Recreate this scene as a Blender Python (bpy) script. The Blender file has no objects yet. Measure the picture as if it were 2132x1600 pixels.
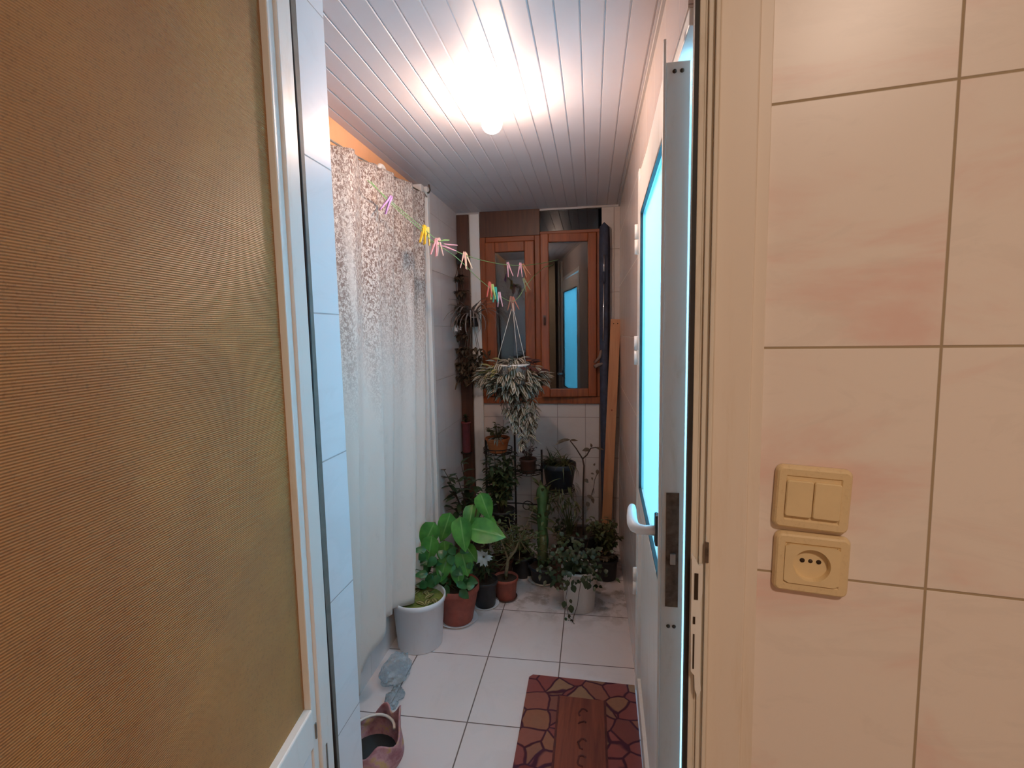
import bpy, bmesh, math, random
from mathutils import Vector, Matrix
random.seed(7)
BULB = 350
SC = bpy.context.scene
COL = SC.collection
PI = math.pi
# ------------------------------------------------------------------ camera
CAMH = 1.4
F_PX = 1060.14
YAW, PITCH, ROLL = (math.radians(a) for a in (8.97, -5.80, -1.087))
WALL_A = math.radians(-8.82)            # the tiled wall with the doorway stands slightly askew


def cam_axes():
    cy, sy, cp, sp = math.cos(YAW), math.sin(YAW), math.cos(PITCH), math.sin(PITCH)
    fwd = Vector((-sy*cp, cy*cp, sp)); right = Vector((cy, sy, 0)); up = right.cross(fwd)
    cr, sr = math.cos(ROLL), math.sin(ROLL)
    return right*cr + up*sr, -right*sr + up*cr, fwd


RX, UX, FX = cam_axes()
cd = bpy.data.cameras.new('camera'); cam = bpy.data.objects.new('camera', cd); COL.objects.link(cam)
cam.matrix_world = Matrix(((RX.x, UX.x, -FX.x, 0), (RX.y, UX.y, -FX.y, 0), (RX.z, UX.z, -FX.z, CAMH), (0, 0, 0, 1)))
cd.sensor_fit = 'HORIZONTAL'; cd.sensor_width = 36; cd.lens = F_PX/2132*36
cd.clip_start = .02
SC.camera = cam


def at(px, py, Y):
    """photo pixel -> world point in the plane y = Y"""
    d = FX*F_PX + RX*(px-1066) - UX*(py-800)
    return d*(Y/d.y) + Vector((0, 0, CAMH))


# ------------------------------------------------------------------ materials
def nodes(name):
    m = bpy.data.materials.new(name); m.use_nodes = True
    nt = m.node_tree; b = nt.nodes['Principled BSDF']
    return m, nt, b


def N(nt, t, **kw):
    n = nt.nodes.new(t)
    for k, v in kw.items():
        if k in n.inputs.keys():
            n.inputs[k].default_value = v
        else:
            setattr(n, k, v)
    return n


def ramp(nt, fac, stops):
    r = nt.nodes.new('ShaderNodeValToRGB'); e = r.color_ramp.elements
    while len(e) < len(stops): e.new(.5)
    for i, (p, c) in enumerate(stops):
        e[i].position = p; e[i].color = (*c, 1) if len(c) == 3 else c
    nt.links.new(fac, r.inputs[0]); return r.outputs[0]


def noise(nt, vec, scale, detail=4, rough=.5, dist=0.):
    n = N(nt, 'ShaderNodeTexNoise', Scale=scale, Detail=detail, Roughness=rough, Distortion=dist)
    if vec is not None: nt.links.new(vec, n.inputs['Vector'])
    return n.outputs['Fac']


def mapping(nt, scale=(1, 1, 1), rot=(0, 0, 0), src='Object'):
    tc = nt.nodes.new('ShaderNodeTexCoord'); mp = nt.nodes.new('ShaderNodeMapping')
    mp.inputs['Scale'].default_value = scale; mp.inputs['Rotation'].default_value = rot
    nt.links.new(tc.outputs[src], mp.inputs['Vector']); return mp.outputs[0]


def mixc(nt, fac, a, b):
    m = nt.nodes.new('ShaderNodeMix'); m.data_type = 'RGBA'
    for i, v in ((0, fac), (6, a), (7, b)):
        if hasattr(v, 'links'): nt.links.new(v, m.inputs[i])
        elif isinstance(v, (int, float)): m.inputs[i].default_value = v
        else: m.inputs[i].default_value = (*v, 1)
    return m.outputs[2]


def math_(nt, op, a, b=None, c=None):
    m = nt.nodes.new('ShaderNodeMath'); m.operation = op
    for i, v in enumerate((a, b, c)):
        if v is None: continue
        if hasattr(v, 'links'): nt.links.new(v, m.inputs[i])
        else: m.inputs[i].default_value = v
    return m.outputs[0]


def bump(nt, b, h, strength=.3, dist=.002):
    n = N(nt, 'ShaderNodeBump', Strength=strength, Distance=dist)
    nt.links.new(h, n.inputs['Height']); nt.links.new(n.outputs[0], b.inputs['Normal'])


def plain(name, col, rough=.5, metal=0., var=.0, scale=30, spec=.5, bmp=0., bscale=200, coat=0.):
    m, nt, b = nodes(name)
    b.inputs['Roughness'].default_value = rough; b.inputs['Metallic'].default_value = metal
    b.inputs['Specular IOR Level'].default_value = spec
    b.inputs['Coat Weight'].default_value = coat
    v = mapping(nt)
    f = noise(nt, v, scale, 5, .6)
    d = tuple(c*(1-var) for c in col); l = tuple(min(1, c*(1+var)) for c in col)
    nt.links.new(ramp(nt, f, [(.3, d), (.7, l)]), b.inputs['Base Color'])
    if bmp: bump(nt, b, noise(nt, v, bscale, 3), bmp)
    return m


def tile_mat(name, ax, size, off, g, base, tint, grout, cloud=1.6, rough=.25, tintamt=.6, streak=None, dirt=None):
    """ax: two object-space axes, size/off/grout per axis"""
    m, nt, b = nodes(name)
    tc = nt.nodes.new('ShaderNodeTexCoord'); sp = nt.nodes.new('ShaderNodeSeparateXYZ')
    nt.links.new(tc.outputs['Object'], sp.inputs[0])
    ds = []; ids = []
    for a, s, o in zip(ax, size, off):
        u = math_(nt, 'DIVIDE', math_(nt, 'SUBTRACT', sp.outputs[a], o), s)
        fr = math_(nt, 'FRACT', u); ids.append(math_(nt, 'FLOOR', u))
        d = math_(nt, 'MULTIPLY', math_(nt, 'MINIMUM', fr, math_(nt, 'SUBTRACT', 1., fr)), s)
        ds.append(d)
    d = math_(nt, 'MINIMUM', ds[0], ds[1])
    mask = nt.nodes.new('ShaderNodeMapRange'); mask.inputs[1].default_value = g*.35; mask.inputs[2].default_value = g*.65
    nt.links.new(d, mask.inputs[0]); k = mask.outputs[0]
    # each tile has its own piece of the marbling
    cmb = nt.nodes.new('ShaderNodeCombineXYZ'); nt.links.new(ids[0], cmb.inputs[0]); nt.links.new(ids[1], cmb.inputs[1])
    sc = nt.nodes.new('ShaderNodeVectorMath'); sc.operation = 'SCALE'; sc.inputs[3].default_value = 3.7
    nt.links.new(cmb.outputs[0], sc.inputs[0])
    ad = nt.nodes.new('ShaderNodeVectorMath'); nt.links.new(tc.outputs['Object'], ad.inputs[0]); nt.links.new(sc.outputs[0], ad.inputs[1])
    mp = nt.nodes.new('ShaderNodeMapping'); mp.inputs['Rotation'].default_value = (.6, .7, .6); mp.inputs['Scale'].default_value = (1, 1, 2.6)
    nt.links.new(ad.outputs[0], mp.inputs[0])
    f = noise(nt, mp.outputs[0], cloud, 5, .6, .6)
    c = mixc(nt, math_(nt, 'MULTIPLY', ramp_v(nt, f, .48, .72), tintamt), base, tint)
    f2 = noise(nt, mp.outputs[0], cloud*2.3, 6, .65, 1.2)
    c = mixc(nt, math_(nt, 'MULTIPLY', ramp_v(nt, f2, .52, .62), .25), c, tuple(x*.86 for x in base))
    if dirt:
        z0, z1, dcol, amt, dsc = dirt
        f3 = noise(nt, tc.outputs['Object'], dsc, 6, .65, .3)
        yy = ramp_v(nt, sp.outputs[1], z0, z1)
        c = mixc(nt, math_(nt, 'MULTIPLY', math_(nt, 'MULTIPLY', ramp_v(nt, f3, .46, .62), yy), amt), c, dcol)
    c = mixc(nt, k, grout, c)
    nt.links.new(c, b.inputs['Base Color'])
    r = nt.nodes.new('ShaderNodeMapRange'); r.inputs[3].default_value = .8; r.inputs[4].default_value = rough
    nt.links.new(k, r.inputs[0]); nt.links.new(r.outputs[0], b.inputs['Roughness'])
    bump(nt, b, k, .5, .0015)
    return m


def ramp_v(nt, v, a, b):
    r = nt.nodes.new('ShaderNodeMapRange'); r.inputs[1].default_value = a; r.inputs[2].default_value = b
    r.interpolation_type = 'SMOOTHSTEP'
    nt.links.new(v, r.inputs[0]); return r.outputs[0]


def leaf_mat(name, col, col2=None, vein=None, stripe=None, rough=.4, trans=.15, var=.3):
    """leaf colour from the leaf's own UVs: u across, v along"""
    m, nt, b = nodes(name)
    b.inputs['Roughness'].default_value = rough
    v = mapping(nt); f = noise(nt, v, 18, 3)
    col2 = col2 or tuple(c*(1-var) for c in col)
    c = ramp(nt, f, [(.35, col2), (.65, col)])
    tc = nt.nodes.new('ShaderNodeTexCoord'); sp = nt.nodes.new('ShaderNodeSeparateXYZ'); nt.links.new(tc.outputs['UV'], sp.inputs[0])
    du = math_(nt, 'ABSOLUTE', math_(nt, 'SUBTRACT', sp.outputs[0], .5))
    if stripe:
        s = math_(nt, 'MULTIPLY', ramp_v(nt, du, .10, .16), math_(nt, 'SUBTRACT', 1., ramp_v(nt, du, .30, .38)))
        c = mixc(nt, s, c, stripe)
    if vein:
        c = mixc(nt, math_(nt, 'SUBTRACT', 1., ramp_v(nt, du, .0, .06)), c, vein)
    nt.links.new(c, b.inputs['Base Color'])
    out = nt.nodes['Material Output']
    t = nt.nodes.new('ShaderNodeBsdfTranslucent'); nt.links.new(c, t.inputs[0])
    mx = nt.nodes.new('ShaderNodeMixShader'); mx.inputs[0].default_value = trans
    nt.links.new(b.outputs[0], mx.inputs[1]); nt.links.new(t.outputs[0], mx.inputs[2]); nt.links.new(mx.outputs[0], out.inputs[0])
    return m


def wood_mat(name, c1, c2, rough=.45, axis=2, coat=0., sc=1.):
    m, nt, b = nodes(name)
    s = [22*sc]*3; s[axis] = 1.6*sc
    v = mapping(nt, tuple(s)); f = noise(nt, v, 1.5, 6, .65, 1.)
    nt.links.new(ramp(nt, f, [(.3, c1), (.7, c2)]), b.inputs['Base Color'])
    b.inputs['Roughness'].default_value = rough; b.inputs['Coat Weight'].default_value = coat
    bump(nt, b, f, .15)
    return m


def aged_white(name, base, dirtc, amt=.5, rough=.4, sc=(3, 3, .8)):
    m, nt, b = nodes(name)
    v = mapping(nt, sc); f = noise(nt, v, 6, 6, .7, .3)
    c = mixc(nt, math_(nt, 'MULTIPLY', ramp_v(nt, f, .5, .8), amt), base, dirtc)
    nt.links.new(c, b.inputs['Base Color']); b.inputs['Roughness'].default_value = rough
    return m


M = {}
M['front_tile'] = tile_mat('front_tile', (0, 2), (.2, .3), (.2996, 1.0735), .0030, (.84, .76, .69), (.78, .54, .48), (.40, .31, .20), 2.6, .34, .8)
M['side_tile'] = tile_mat('side_tile', (1, 2), (.2, .3), (1.05, 1.442), .0028, (.72, .68, .66), (.66, .58, .60), (.40, .36, .33), 2.0, .2, .5)
M['reveal_tile'] = tile_mat('reveal_tile', (1, 2), (.5, .3), (.7, 1.445), .0026, (.76, .79, .83), (.72, .74, .79), (.42, .42, .44), 1.5, .3, .4)  # white tile, cool side light tinted into its base colour
M['right_tile'] = tile_mat('right_tile', (1, 2), (.2, .3), (.7, 1.37), .0026, (.70, .62, .59), (.68, .52, .48), (.42, .35, .32), 2.0, .16, .6)
M['back_tile'] = tile_mat('back_tile', (0, 2), (.178, .262), (-.22, .85), .0035, (.66, .60, .56), (.62, .52, .48), (.36, .30, .27), 3.0, .3, .5)
M['floor_tile'] = tile_mat('floor_tile', (0, 1), (.311, .378), (-.449, 1.28), .0045, (.74, .70, .70), (.70, .64, .62), (.16, .13, .12), 2.5, .28, .4,
                           dirt=(2.2, 2.62, (.22, .17, .13), .75, 9))
M['kitchen_wall'] = plain('kitchen_wall', (.55, .44, .33), .7, var=.05)
M['kitchen_floor'] = plain('kitchen_floor', (.45, .35, .27), .5, var=.1)
M['white_paint'] = plain('white_paint', (.80, .80, .80), .7, var=.02)
M['peach_paint'] = plain('peach_paint', (.78, .40, .20), .75, var=.08, scale=6, bmp=.1)
M['pvc'] = plain('pvc_ceiling', (.60, .56, .57), .5, var=.03, scale=4)
M['pvc_join'] = plain('pvc_join', (.5, .48, .47), .5)
M['white_frame'] = aged_white('white_frame', (.80, .79, .76), (.50, .42, .30), .45)
M['cream_frame'] = aged_white('cream_frame', (.76, .70, .60), (.44, .33, .20), .6, .3)
M['cream_board'] = aged_white('cream_board', (.80, .71, .61), (.64, .50, .34), .4, .4, (4, 4, .5))
M['dull_frame'] = aged_white('dull_frame', (.50, .49, .46), (.40, .36, .28), .4, .35)
M['gasket'] = plain('gasket', (.02, .018, .018), .6, var=.3)
M['seal_grey'] = plain('seal_grey', (.16, .15, .13), .6, var=.2)
M['steel'] = plain('steel', (.55, .52, .48), .35, .9, var=.2)
M['rust'] = plain('rusty_steel', (.14, .10, .075), .6, .4, var=.5, scale=60)
M['screw'] = plain('screw', (.07, .05, .035), .5, .5, var=.4)
M['white_plastic'] = plain('white_plastic', (.82, .82, .82), .3, var=.03)
M['black_plastic'] = plain('black_plastic', (.02, .03, .035), .4, var=.2)
M['cream_plastic'] = plain('cream_plastic', (.76, .60, .35), .32, var=.05, scale=25, spec=.5)
M['cream_dirty'] = aged_white('cream_plastic_aged', (.74, .58, .34), (.48, .34, .18), .6, .38, (30, 30, 30))
M['hole'] = plain('hole', (.035, .02, .01), .9)
M['terracotta'] = plain('terracotta', (.31, .080, .055), .65, var=.2, scale=30)
M['terra_orange'] = plain('terracotta_orange', (.50, .15, .05), .6, var=.2)
M['brown_pot'] = plain('brown_pot', (.10, .045, .035), .6, var=.2)
M['maroon_pot'] = plain('maroon_pot', (.20, .045, .05), .55, var=.2)
M['dark_pot'] = plain('dark_pot', (.022, .024, .028), .5, var=.3)
M['navy_pot'] = plain('navy_pot', (.020, .028, .040), .45, var=.25)
M['bucket'] = aged_white('bucket_white', (.74, .78, .82), (.55, .55, .55), .3, .35)
M['ivory_bucket'] = aged_white('bucket_ivory', (.70, .68, .64), (.42, .36, .28), .5, .4)
M['soil'] = plain('soil', (.035, .024, .016), .95, var=.5, scale=120, bmp=.6)
M['wire'] = plain('black_wire', (.02, .016, .014), .45, .3, var=.2)
M['rope'] = plain('cord_green', (.22, .42, .16), .7, var=.3, scale=300)
M['rope_white'] = plain('cord_white', (.70, .66, .58), .7, var=.1)
M['chrome'] = plain('chrome', (.85, .85, .88), .12, 1.)
M['navy'] = plain('navy_fabric', (.045, .055, .09), .7, var=.3)
M['plank'] = wood_mat('plank_wood', (.50, .22, .10), (.66, .34, .17), .6)
M['old_board'] = wood_mat('old_board', (.17, .11, .09), (.27, .19, .15), .7)
M['win_wood'] = wood_mat('window_wood', (.17, .036, .008), (.36, .088, .018), .45, 2, .1)
M['win_wood_h'] = wood_mat('window_wood_across', (.17, .036, .008), (.36, .088, .018), .45, 0, .1)
M['dark_wood'] = wood_mat('dark_wood', (.055, .020, .012), (.11, .042, .024), .4)
M['stem'] = plain('stem', (.09, .085, .04), .7, var=.3)
M['stem_dark'] = plain('stem_dark', (.05, .03, .02), .8, var=.3)
M['stem_pale'] = plain('stem_pale', (.20, .17, .10), .8, var=.3)
M['cactus'] = plain('cactus', (.07, .15, .05), .55, var=.35, scale=25)
M['leaf_bright'] = leaf_mat('leaf_bright', (.10, .34, .06), (.045, .19, .035), (.20, .42, .12), rough=.3, trans=.25)
M['leaf_blue'] = leaf_mat('leaf_mid', (.05, .19, .06), (.02, .10, .03), rough=.3, trans=.2)
M['leaf_dark'] = leaf_mat('leaf_dark', (.05, .085, .035), (.02, .04, .02))
M['leaf_olive'] = leaf_mat('leaf_olive', (.12, .14, .05), (.05, .065, .025))
M['leaf_jade'] = leaf_mat('leaf_jade', (.12, .16, .07), (.05, .08, .03), rough=.35)
M['leaf_brown'] = leaf_mat('leaf_brown', (.15, .11, .075), (.07, .055, .035))
M['leaf_stripe'] = leaf_mat('leaf_striped', (.11, .11, .055), (.06, .055, .03), stripe=(.50, .46, .40))
M['leaf_stripe_y'] = leaf_mat('leaf_striped_yellow', (.16, .15, .04), (.08, .08, .03), stripe=(.45, .42, .18))
M['leaf_purple'] = leaf_mat('leaf_purple', (.10, .045, .045), (.045, .02, .02))
M['leaf_silver'] = leaf_mat('leaf_silver', (.60, .68, .72), (.40, .48, .50), rough=.6)
M['leaf_grey'] = leaf_mat('leaf_grey', (.30, .26, .24), (.18, .15, .14), rough=.6)
M['tag'] = plain('moss', (.16, .20, .04), .9, var=.4, scale=80, bmp=.5)


def glass_window(name):
    m = bpy.data.materials.new(name); m.use_nodes = True; nt = m.node_tree
    out = nt.nodes['Material Output']; nt.nodes.remove(nt.nodes['Principled BSDF'])
    tr = nt.nodes.new('ShaderNodeBsdfTransparent'); tr.inputs[0].default_value = (.8, .84, .86, 1)
    gl = nt.nodes.new('ShaderNodeBsdfGlossy'); gl.inputs['Roughness'].default_value = .015
    fr = nt.nodes.new('ShaderNodeFresnel'); fr.inputs[0].default_value = 1.8
    mx = nt.nodes.new('ShaderNodeMixShader')
    nt.links.new(fr.outputs[0], mx.inputs[0]); nt.links.new(tr.outputs[0], mx.inputs[1]); nt.links.new(gl.outputs[0], mx.inputs[2])
    nt.links.new(mx.outputs[0], out.inputs[0]); return m


M['window_glass'] = glass_window('window_glass')


def frosted(name):
    m, nt, b = nodes(name)
    b.inputs['Base Color'].default_value = (.62, .84, .90, 1); b.inputs['Roughness'].default_value = .35
    t = nt.nodes.new('ShaderNodeBsdfTranslucent'); t.inputs[0].default_value = (.62, .93, .97, 1)
    mx = nt.nodes.new('ShaderNodeMixShader'); mx.inputs[0].default_value = .85
    nt.links.new(b.outputs[0], mx.inputs[1]); nt.links.new(t.outputs[0], mx.inputs[2])
    nt.links.new(mx.outputs[0], nt.nodes['Material Output'].inputs[0]); return m


M['frosted'] = frosted('frosted_glass')


def ribbed():
    m, nt, b = nodes('ribbed_glass')
    tc = nt.nodes.new('ShaderNodeTexCoord'); sp = nt.nodes.new('ShaderNodeSeparateXYZ'); nt.links.new(tc.outputs['Object'], sp.inputs[0])
    w = math_(nt, 'SINE', math_(nt, 'MULTIPLY', sp.outputs[2], 2*PI/.0027))
    n1 = noise(nt, mapping(nt), 7, 5, .6); n2 = noise(nt, mapping(nt), 260, 3, .7)
    c = ramp(nt, n1, [(.3, (.40, .205, .082)), (.7, (.51, .262, .090))])
    c = mixc(nt, math_(nt, 'MULTIPLY', ramp_v(nt, w, -.2, 1.), .30), c, (.17, .10, .05))
    c = mixc(nt, math_(nt, 'MULTIPLY', ramp_v(nt, n2, .5, .75), .35), c, (.11, .07, .045))
    nt.links.new(c, b.inputs['Base Color']); b.inputs['Roughness'].default_value = .42
    b.inputs['Specular IOR Level'].default_value = .12
    bump(nt, b, w, .5, .0006)
    return m


M['ribbed'] = ribbed()


def curtain_mat():
    m, nt, b = nodes('curtain_fabric')
    v = mapping(nt, (58, 110, 60)); f = noise(nt, v, 1.5, 5, .7, .9)
    v2 = mapping(nt, (6, 11, .7)); f2 = noise(nt, v2, 1.5, 3)
    tc = nt.nodes.new('ShaderNodeTexCoord'); sp = nt.nodes.new('ShaderNodeSeparateXYZ'); nt.links.new(tc.outputs['Object'], sp.inputs[0])
    fade = ramp_v(nt, math_(nt, 'ADD', sp.outputs[2], math_(nt, 'MULTIPLY', f2, .5)), 1.25, 2.0)
    sp1 = math_(nt, 'MULTIPLY', ramp_v(nt, f, .42, .56), math_(nt, 'MULTIPLY', ramp_v(nt, f2, .10, .42), fade))
    c = mixc(nt, sp1, (.60, .56, .51), (.17, .11, .09))
    f4 = noise(nt, mapping(nt, (9, 9, 4)), 3, 5, .65)
    c = mixc(nt, math_(nt, 'MULTIPLY', ramp_v(nt, f4, .55, .75), .35), c, (.46, .44, .40))
    nt.links.new(c, b.inputs['Base Color']); b.inputs['Roughness'].default_value = .85
    b.inputs['Sheen Weight'].default_value = .2
    bump(nt, b, noise(nt, mapping(nt), 350, 3), .25)
    return m


M['curtain'] = curtain_mat()


def mat_mat():
    m, nt, b = nodes('stone_pattern_mat')
    v = mapping(nt, (1, 1, 0))
    nz = nt.nodes.new('ShaderNodeTexNoise'); nz.inputs['Scale'].default_value = 9; nt.links.new(v, nz.inputs['Vector'])
    va = nt.nodes.new('ShaderNodeVectorMath'); va.operation = 'SCALE'; va.inputs[3].default_value = .035
    nt.links.new(nz.outputs['Color'], va.inputs[0])
    ad = nt.nodes.new('ShaderNodeVectorMath'); nt.links.new(v, ad.inputs[0]); nt.links.new(va.outputs[0], ad.inputs[1])
    vo = N(nt, 'ShaderNodeTexVoronoi', Scale=12.5, Randomness=.85); nt.links.new(ad.outputs[0], vo.inputs['Vector'])
    ve = N(nt, 'ShaderNodeTexVoronoi', Scale=12.5, Randomness=.85); ve.feature = 'DISTANCE_TO_EDGE'; nt.links.new(ad.outputs[0], ve.inputs['Vector'])
    sp = nt.nodes.new('ShaderNodeSeparateXYZ'); nt.links.new(vo.outputs['Color'], sp.inputs[0])
    c = ramp(nt, sp.outputs[0], [(0., (.30, .08, .07)), (.35, (.34, .10, .09)), (.55, (.36, .15, .08)), (.75, (.40, .24, .13)), (1., (.22, .05, .05))])
    c = mixc(nt, math_(nt, 'MULTIPLY', noise(nt, v, 60, 5), .4), c, (.16, .06, .05))
    edge = ramp_v(nt, ve.outputs['Distance'], .02, .065)
    c = mixc(nt, edge, (.060, .016, .032), mixc(nt, .22, c, (.05, .02, .03)))
    nt.links.new(c, b.inputs['Base Color']); b.inputs['Roughness'].default_value = .8
    b.inputs['Specular IOR Level'].default_value = .25
    bump(nt, b, edge, .5, .003)
    return m


M['mat'] = mat_mat()
M['mat_panel'] = wood_mat('mat_panel', (.12, .024, .018), (.24, .065, .033), .75, 1, 0, 1.)
M['mat_mark'] = plain('mat_mark', (.09, .02, .018), .8, var=.3)


def clear_bag():
    m, nt, b = nodes('clear_bag')
    b.inputs['Base Color'].default_value = (.50, .60, .66, 1); b.inputs['Roughness'].default_value = .18
    out = nt.nodes['Material Output']
    tr = nt.nodes.new('ShaderNodeBsdfTransparent'); tr.inputs[0].default_value = (.85, .9, .93, 1)
    mx = nt.nodes.new('ShaderNodeMixShader')
    f = noise(nt, mapping(nt), 14, 4, .7); k = ramp_v(nt, f, .35, .7)
    nt.links.new(math_(nt, 'MULTIPLY_ADD', k, .40, .12), mx.inputs[0]); nt.links.new(tr.outputs[0], mx.inputs[1]); nt.links.new(b.outputs[0], mx.inputs[2])
    nt.links.new(mx.outputs[0], out.inputs[0]); return m


M['clear_bag'] = clear_bag()


def cloth_pink():
    m, nt, b = nodes('pink_cloth')
    f = noise(nt, mapping(nt), 26, 4, .6)
    c = ramp(nt, f, [(.35, (.30, .13, .16)), (.55, (.46, .26, .28)), (.66, (.48, .33, .14)), (.75, (.40, .20, .24))])
    nt.links.new(c, b.inputs['Base Color']); b.inputs['Roughness'].default_value = .9
    bump(nt, b, noise(nt, mapping(nt), 60, 4), .6, .004); return m


M['pink_cloth'] = cloth_pink()


def emit(name, col, s):
    m = bpy.data.materials.new(name); m.use_nodes = True; nt = m.node_tree
    nt.nodes.remove(nt.nodes['Principled BSDF']); e = nt.nodes.new('ShaderNodeEmission')
    e.inputs[0].default_value = (*col, 1); e.inputs[1].default_value = s
    nt.links.new(e.outputs[0], nt.nodes['Material Output'].inputs[0]); return m


# ------------------------------------------------------------------ mesh builder
class MB:
    def __init__(s):
        s.v = []; s.f = []; s.uv = []; s.smooth = []

    def add(s, vs, fs, uvs=None, smooth=False):
        o = len(s.v); s.v += [tuple(p) for p in vs]
        for i, f in enumerate(fs):
            s.f.append(tuple(o+k for k in f)); s.smooth.append(smooth)
            s.uv.append([uvs[k] for k in f] if uvs else [(0, 0)]*len(f))
        return s

    def box(s, x0, x1, y0, y1, z0, z1):
        v = [(x, y, z) for x in (x0, x1) for y in (y0, y1) for z in (z0, z1)]
        return s.add(v, [(0, 1, 3, 2), (4, 6, 7, 5), (0, 4, 5, 1), (2, 3, 7, 6), (0, 2, 6, 4), (1, 5, 7, 3)])

    def obox(s, a, b, w, d, up=(0, 0, 1)):
        """box from a to b with width w, depth d"""
        a, b = Vector(a), Vector(b); t = (b-a).normalized(); u = Vector(up)
        if abs(t.dot(u)) > .98: u = Vector((0, 1, 0))
        r = t.cross(u).normalized()*w/2; n = r.cross(t).normalized()*d/2
        v = [p+i*r+j*n for p in (a, b) for i, j in ((-1, -1), (1, -1), (1, 1), (-1, 1))]
        return s.add(v, [(0, 1, 2, 3), (7, 6, 5, 4), (0, 4, 5, 1), (1, 5, 6, 2), (2, 6, 7, 3), (3, 7, 4, 0)])

    def tube(s, pts, r, seg=8, caps=True):
        pts = [Vector(p) for p in pts]; n = len(pts)
        rs = r if isinstance(r, (list, tuple)) else [r]*n
        vs = []; fs = []; prev = None
        for i, p in enumerate(pts):
            t = (pts[min(i+1, n-1)]-pts[max(i-1, 0)]).normalized()
            if prev is None:
                u = Vector((0, 0, 1)) if abs(t.z) < .9 else Vector((1, 0, 0))
                u = (u-t*u.dot(t)).normalized()
            else:
                u = (prev-t*prev.dot(t)).normalized()
            prev = u; w = t.cross(u)
            for k in range(seg):
                a = 2*PI*k/seg; vs.append(p+(u*math.cos(a)+w*math.sin(a))*rs[i])
        for i in range(n-1):
            for k in range(seg):
                k2 = (k+1) % seg; fs.append((i*seg+k, i*seg+k2, (i+1)*seg+k2, (i+1)*seg+k))
        if caps: fs += [tuple(range(seg))[::-1], tuple((n-1)*seg+k for k in range(seg))]
        return s.add(vs, fs, smooth=True)

    def lathe(s, prof, c=(0, 0, 0), seg=32, axis='z', smooth=True, ribs=0, sx=1., sy=1.):
        vs = []; fs = []; n = len(prof); c = Vector(c)
        for r, z in prof:
            for k in range(seg):
                a = 2*PI*k/seg; rr = r*(1+ribs*math.cos(a*seg/2)) if ribs else r
                p = (rr*math.cos(a)*sx, rr*math.sin(a)*sy, z)
                if axis == 'y': p = (p[0], p[2], p[1])
                vs.append(c+Vector(p))
        for i in range(n-1):
            for k in range(seg):
                k2 = (k+1) % seg; fs.append((i*seg+k, i*seg+k2, (i+1)*seg+k2, (i+1)*seg+k))
        return s.add(vs, fs, smooth=smooth)

    def disc(s, c, r, seg=32, sx=1., sy=1.):
        c = Vector(c); vs = [c]+[c+Vector((r*sx*math.cos(2*PI*k/seg), r*sy*math.sin(2*PI*k/seg), 0)) for k in range(seg)]
        return s.add(vs, [(0, 1+k, 1+(k+1) % seg) for k in range(seg)])

    def rrect(s, w, h, r, layers, cx=0, cz=0, seg=6, cap=True):
        """rounded-rectangle lofts in the xz plane; layers = [(inset, y)], outermost first"""
        vs = []; fs = []; per = 4*(seg+1)
        for ins, y in layers:
            W, H, R_ = w/2-ins, h/2-ins, max(r-ins, .0006)
            for q, (sx, sz) in enumerate(((1, 1), (-1, 1), (-1, -1), (1, -1))):
                for k in range(seg+1):
                    a = PI/2*(q+k/seg); vs.append((cx+sx*(W-R_)+R_*math.cos(a), y, cz+sz*(H-R_)+R_*math.sin(a)))
        for i in range(len(layers)-1):
            for k in range(per):
                k2 = (k+1) % per; fs.append((i*per+k, i*per+k2, (i+1)*per+k2, (i+1)*per+k))
        if cap: fs.append(tuple((len(layers)-1)*per+k for k in range(per)))
        return s.add(vs, fs)

    def leaf(s, p, d, up, L, W, droop=.3, fold=.2, shape=None, nx=4, ny=6):
        p = Vector(p); d = Vector(d).normalized(); up = Vector(up)
        sd = d.cross(up)
        if sd.length < 1e-3: sd = d.cross(Vector((1, 0, 0)))
        sd.normalize(); n = sd.cross(d).normalized()
        vs = []; uv = []; fs = []
        cur = p.copy(); dd = d.copy(); step = L/ny
        for j in range(ny+1):
            v = j/ny
            w = (shape(v) if shape else math.sin(PI*min(1, v**.8*.96+.03)))*W/2
            for i in range(nx+1):
                u = i/nx; q = (u-.5)*2
                vs.append(cur+sd*q*w+n*(fold*abs(q)*w)); uv.append((u, v))
            ax = Matrix.Rotation(-droop/ny, 3, sd); dd = ax @ dd; n = ax @ n; cur = cur+dd*step
        for j in range(ny):
            for i in range(nx):
                a = j*(nx+1)+i; fs.append((a, a+1, a+nx+2, a+nx+1))
        return s.add(vs, fs, uv, smooth=True)

    def build(s, name, mat, parent=None, loc=None, rot=None):
        me = bpy.data.meshes.new(name); me.from_pydata([tuple(v) for v in s.v], [], s.f)
        uvl = me.uv_layers.new(name='UVMap'); k = 0
        flat = [c for f in s.uv for uv_ in f for c in uv_]
        uvl.data.foreach_set('uv', flat)
        me.polygons.foreach_set('use_smooth', s.smooth); me.update()
        me.materials.append(mat)
        o = bpy.data.objects.new(name, me); COL.objects.link(o)
        if parent: o.parent = parent
        if loc: o.location = loc
        if rot: o.rotation_euler = rot
        return o


def bevel(o, w=.003, seg=2):
    md = o.modifiers.new('bevel', 'BEVEL'); md.width = w; md.segments = seg; md.limit_method = 'ANGLE'; md.angle_limit = .6
    return o


def bx(*a): return MB().box(*a)


def tag(o, label=None, cat=None, group=None, kind=None):
    if label: o['label'] = label
    if cat: o['category'] = cat
    if group: o['group'] = group
    if kind: o['kind'] = kind
    return o


def empty(name, loc=(0, 0, 0), rz=0, **kw):
    o = bpy.data.objects.new(name, None); COL.objects.link(o); o.location = loc; o.rotation_euler = (0, 0, rz)
    o.empty_display_size = .05
    return tag(o, **kw) if kw else o


def struct(name, mb, mat, label, cat, loc=None, rot=None):
    return tag(mb.build(name, mat, None, loc, rot), label, cat, kind='structure')


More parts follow.
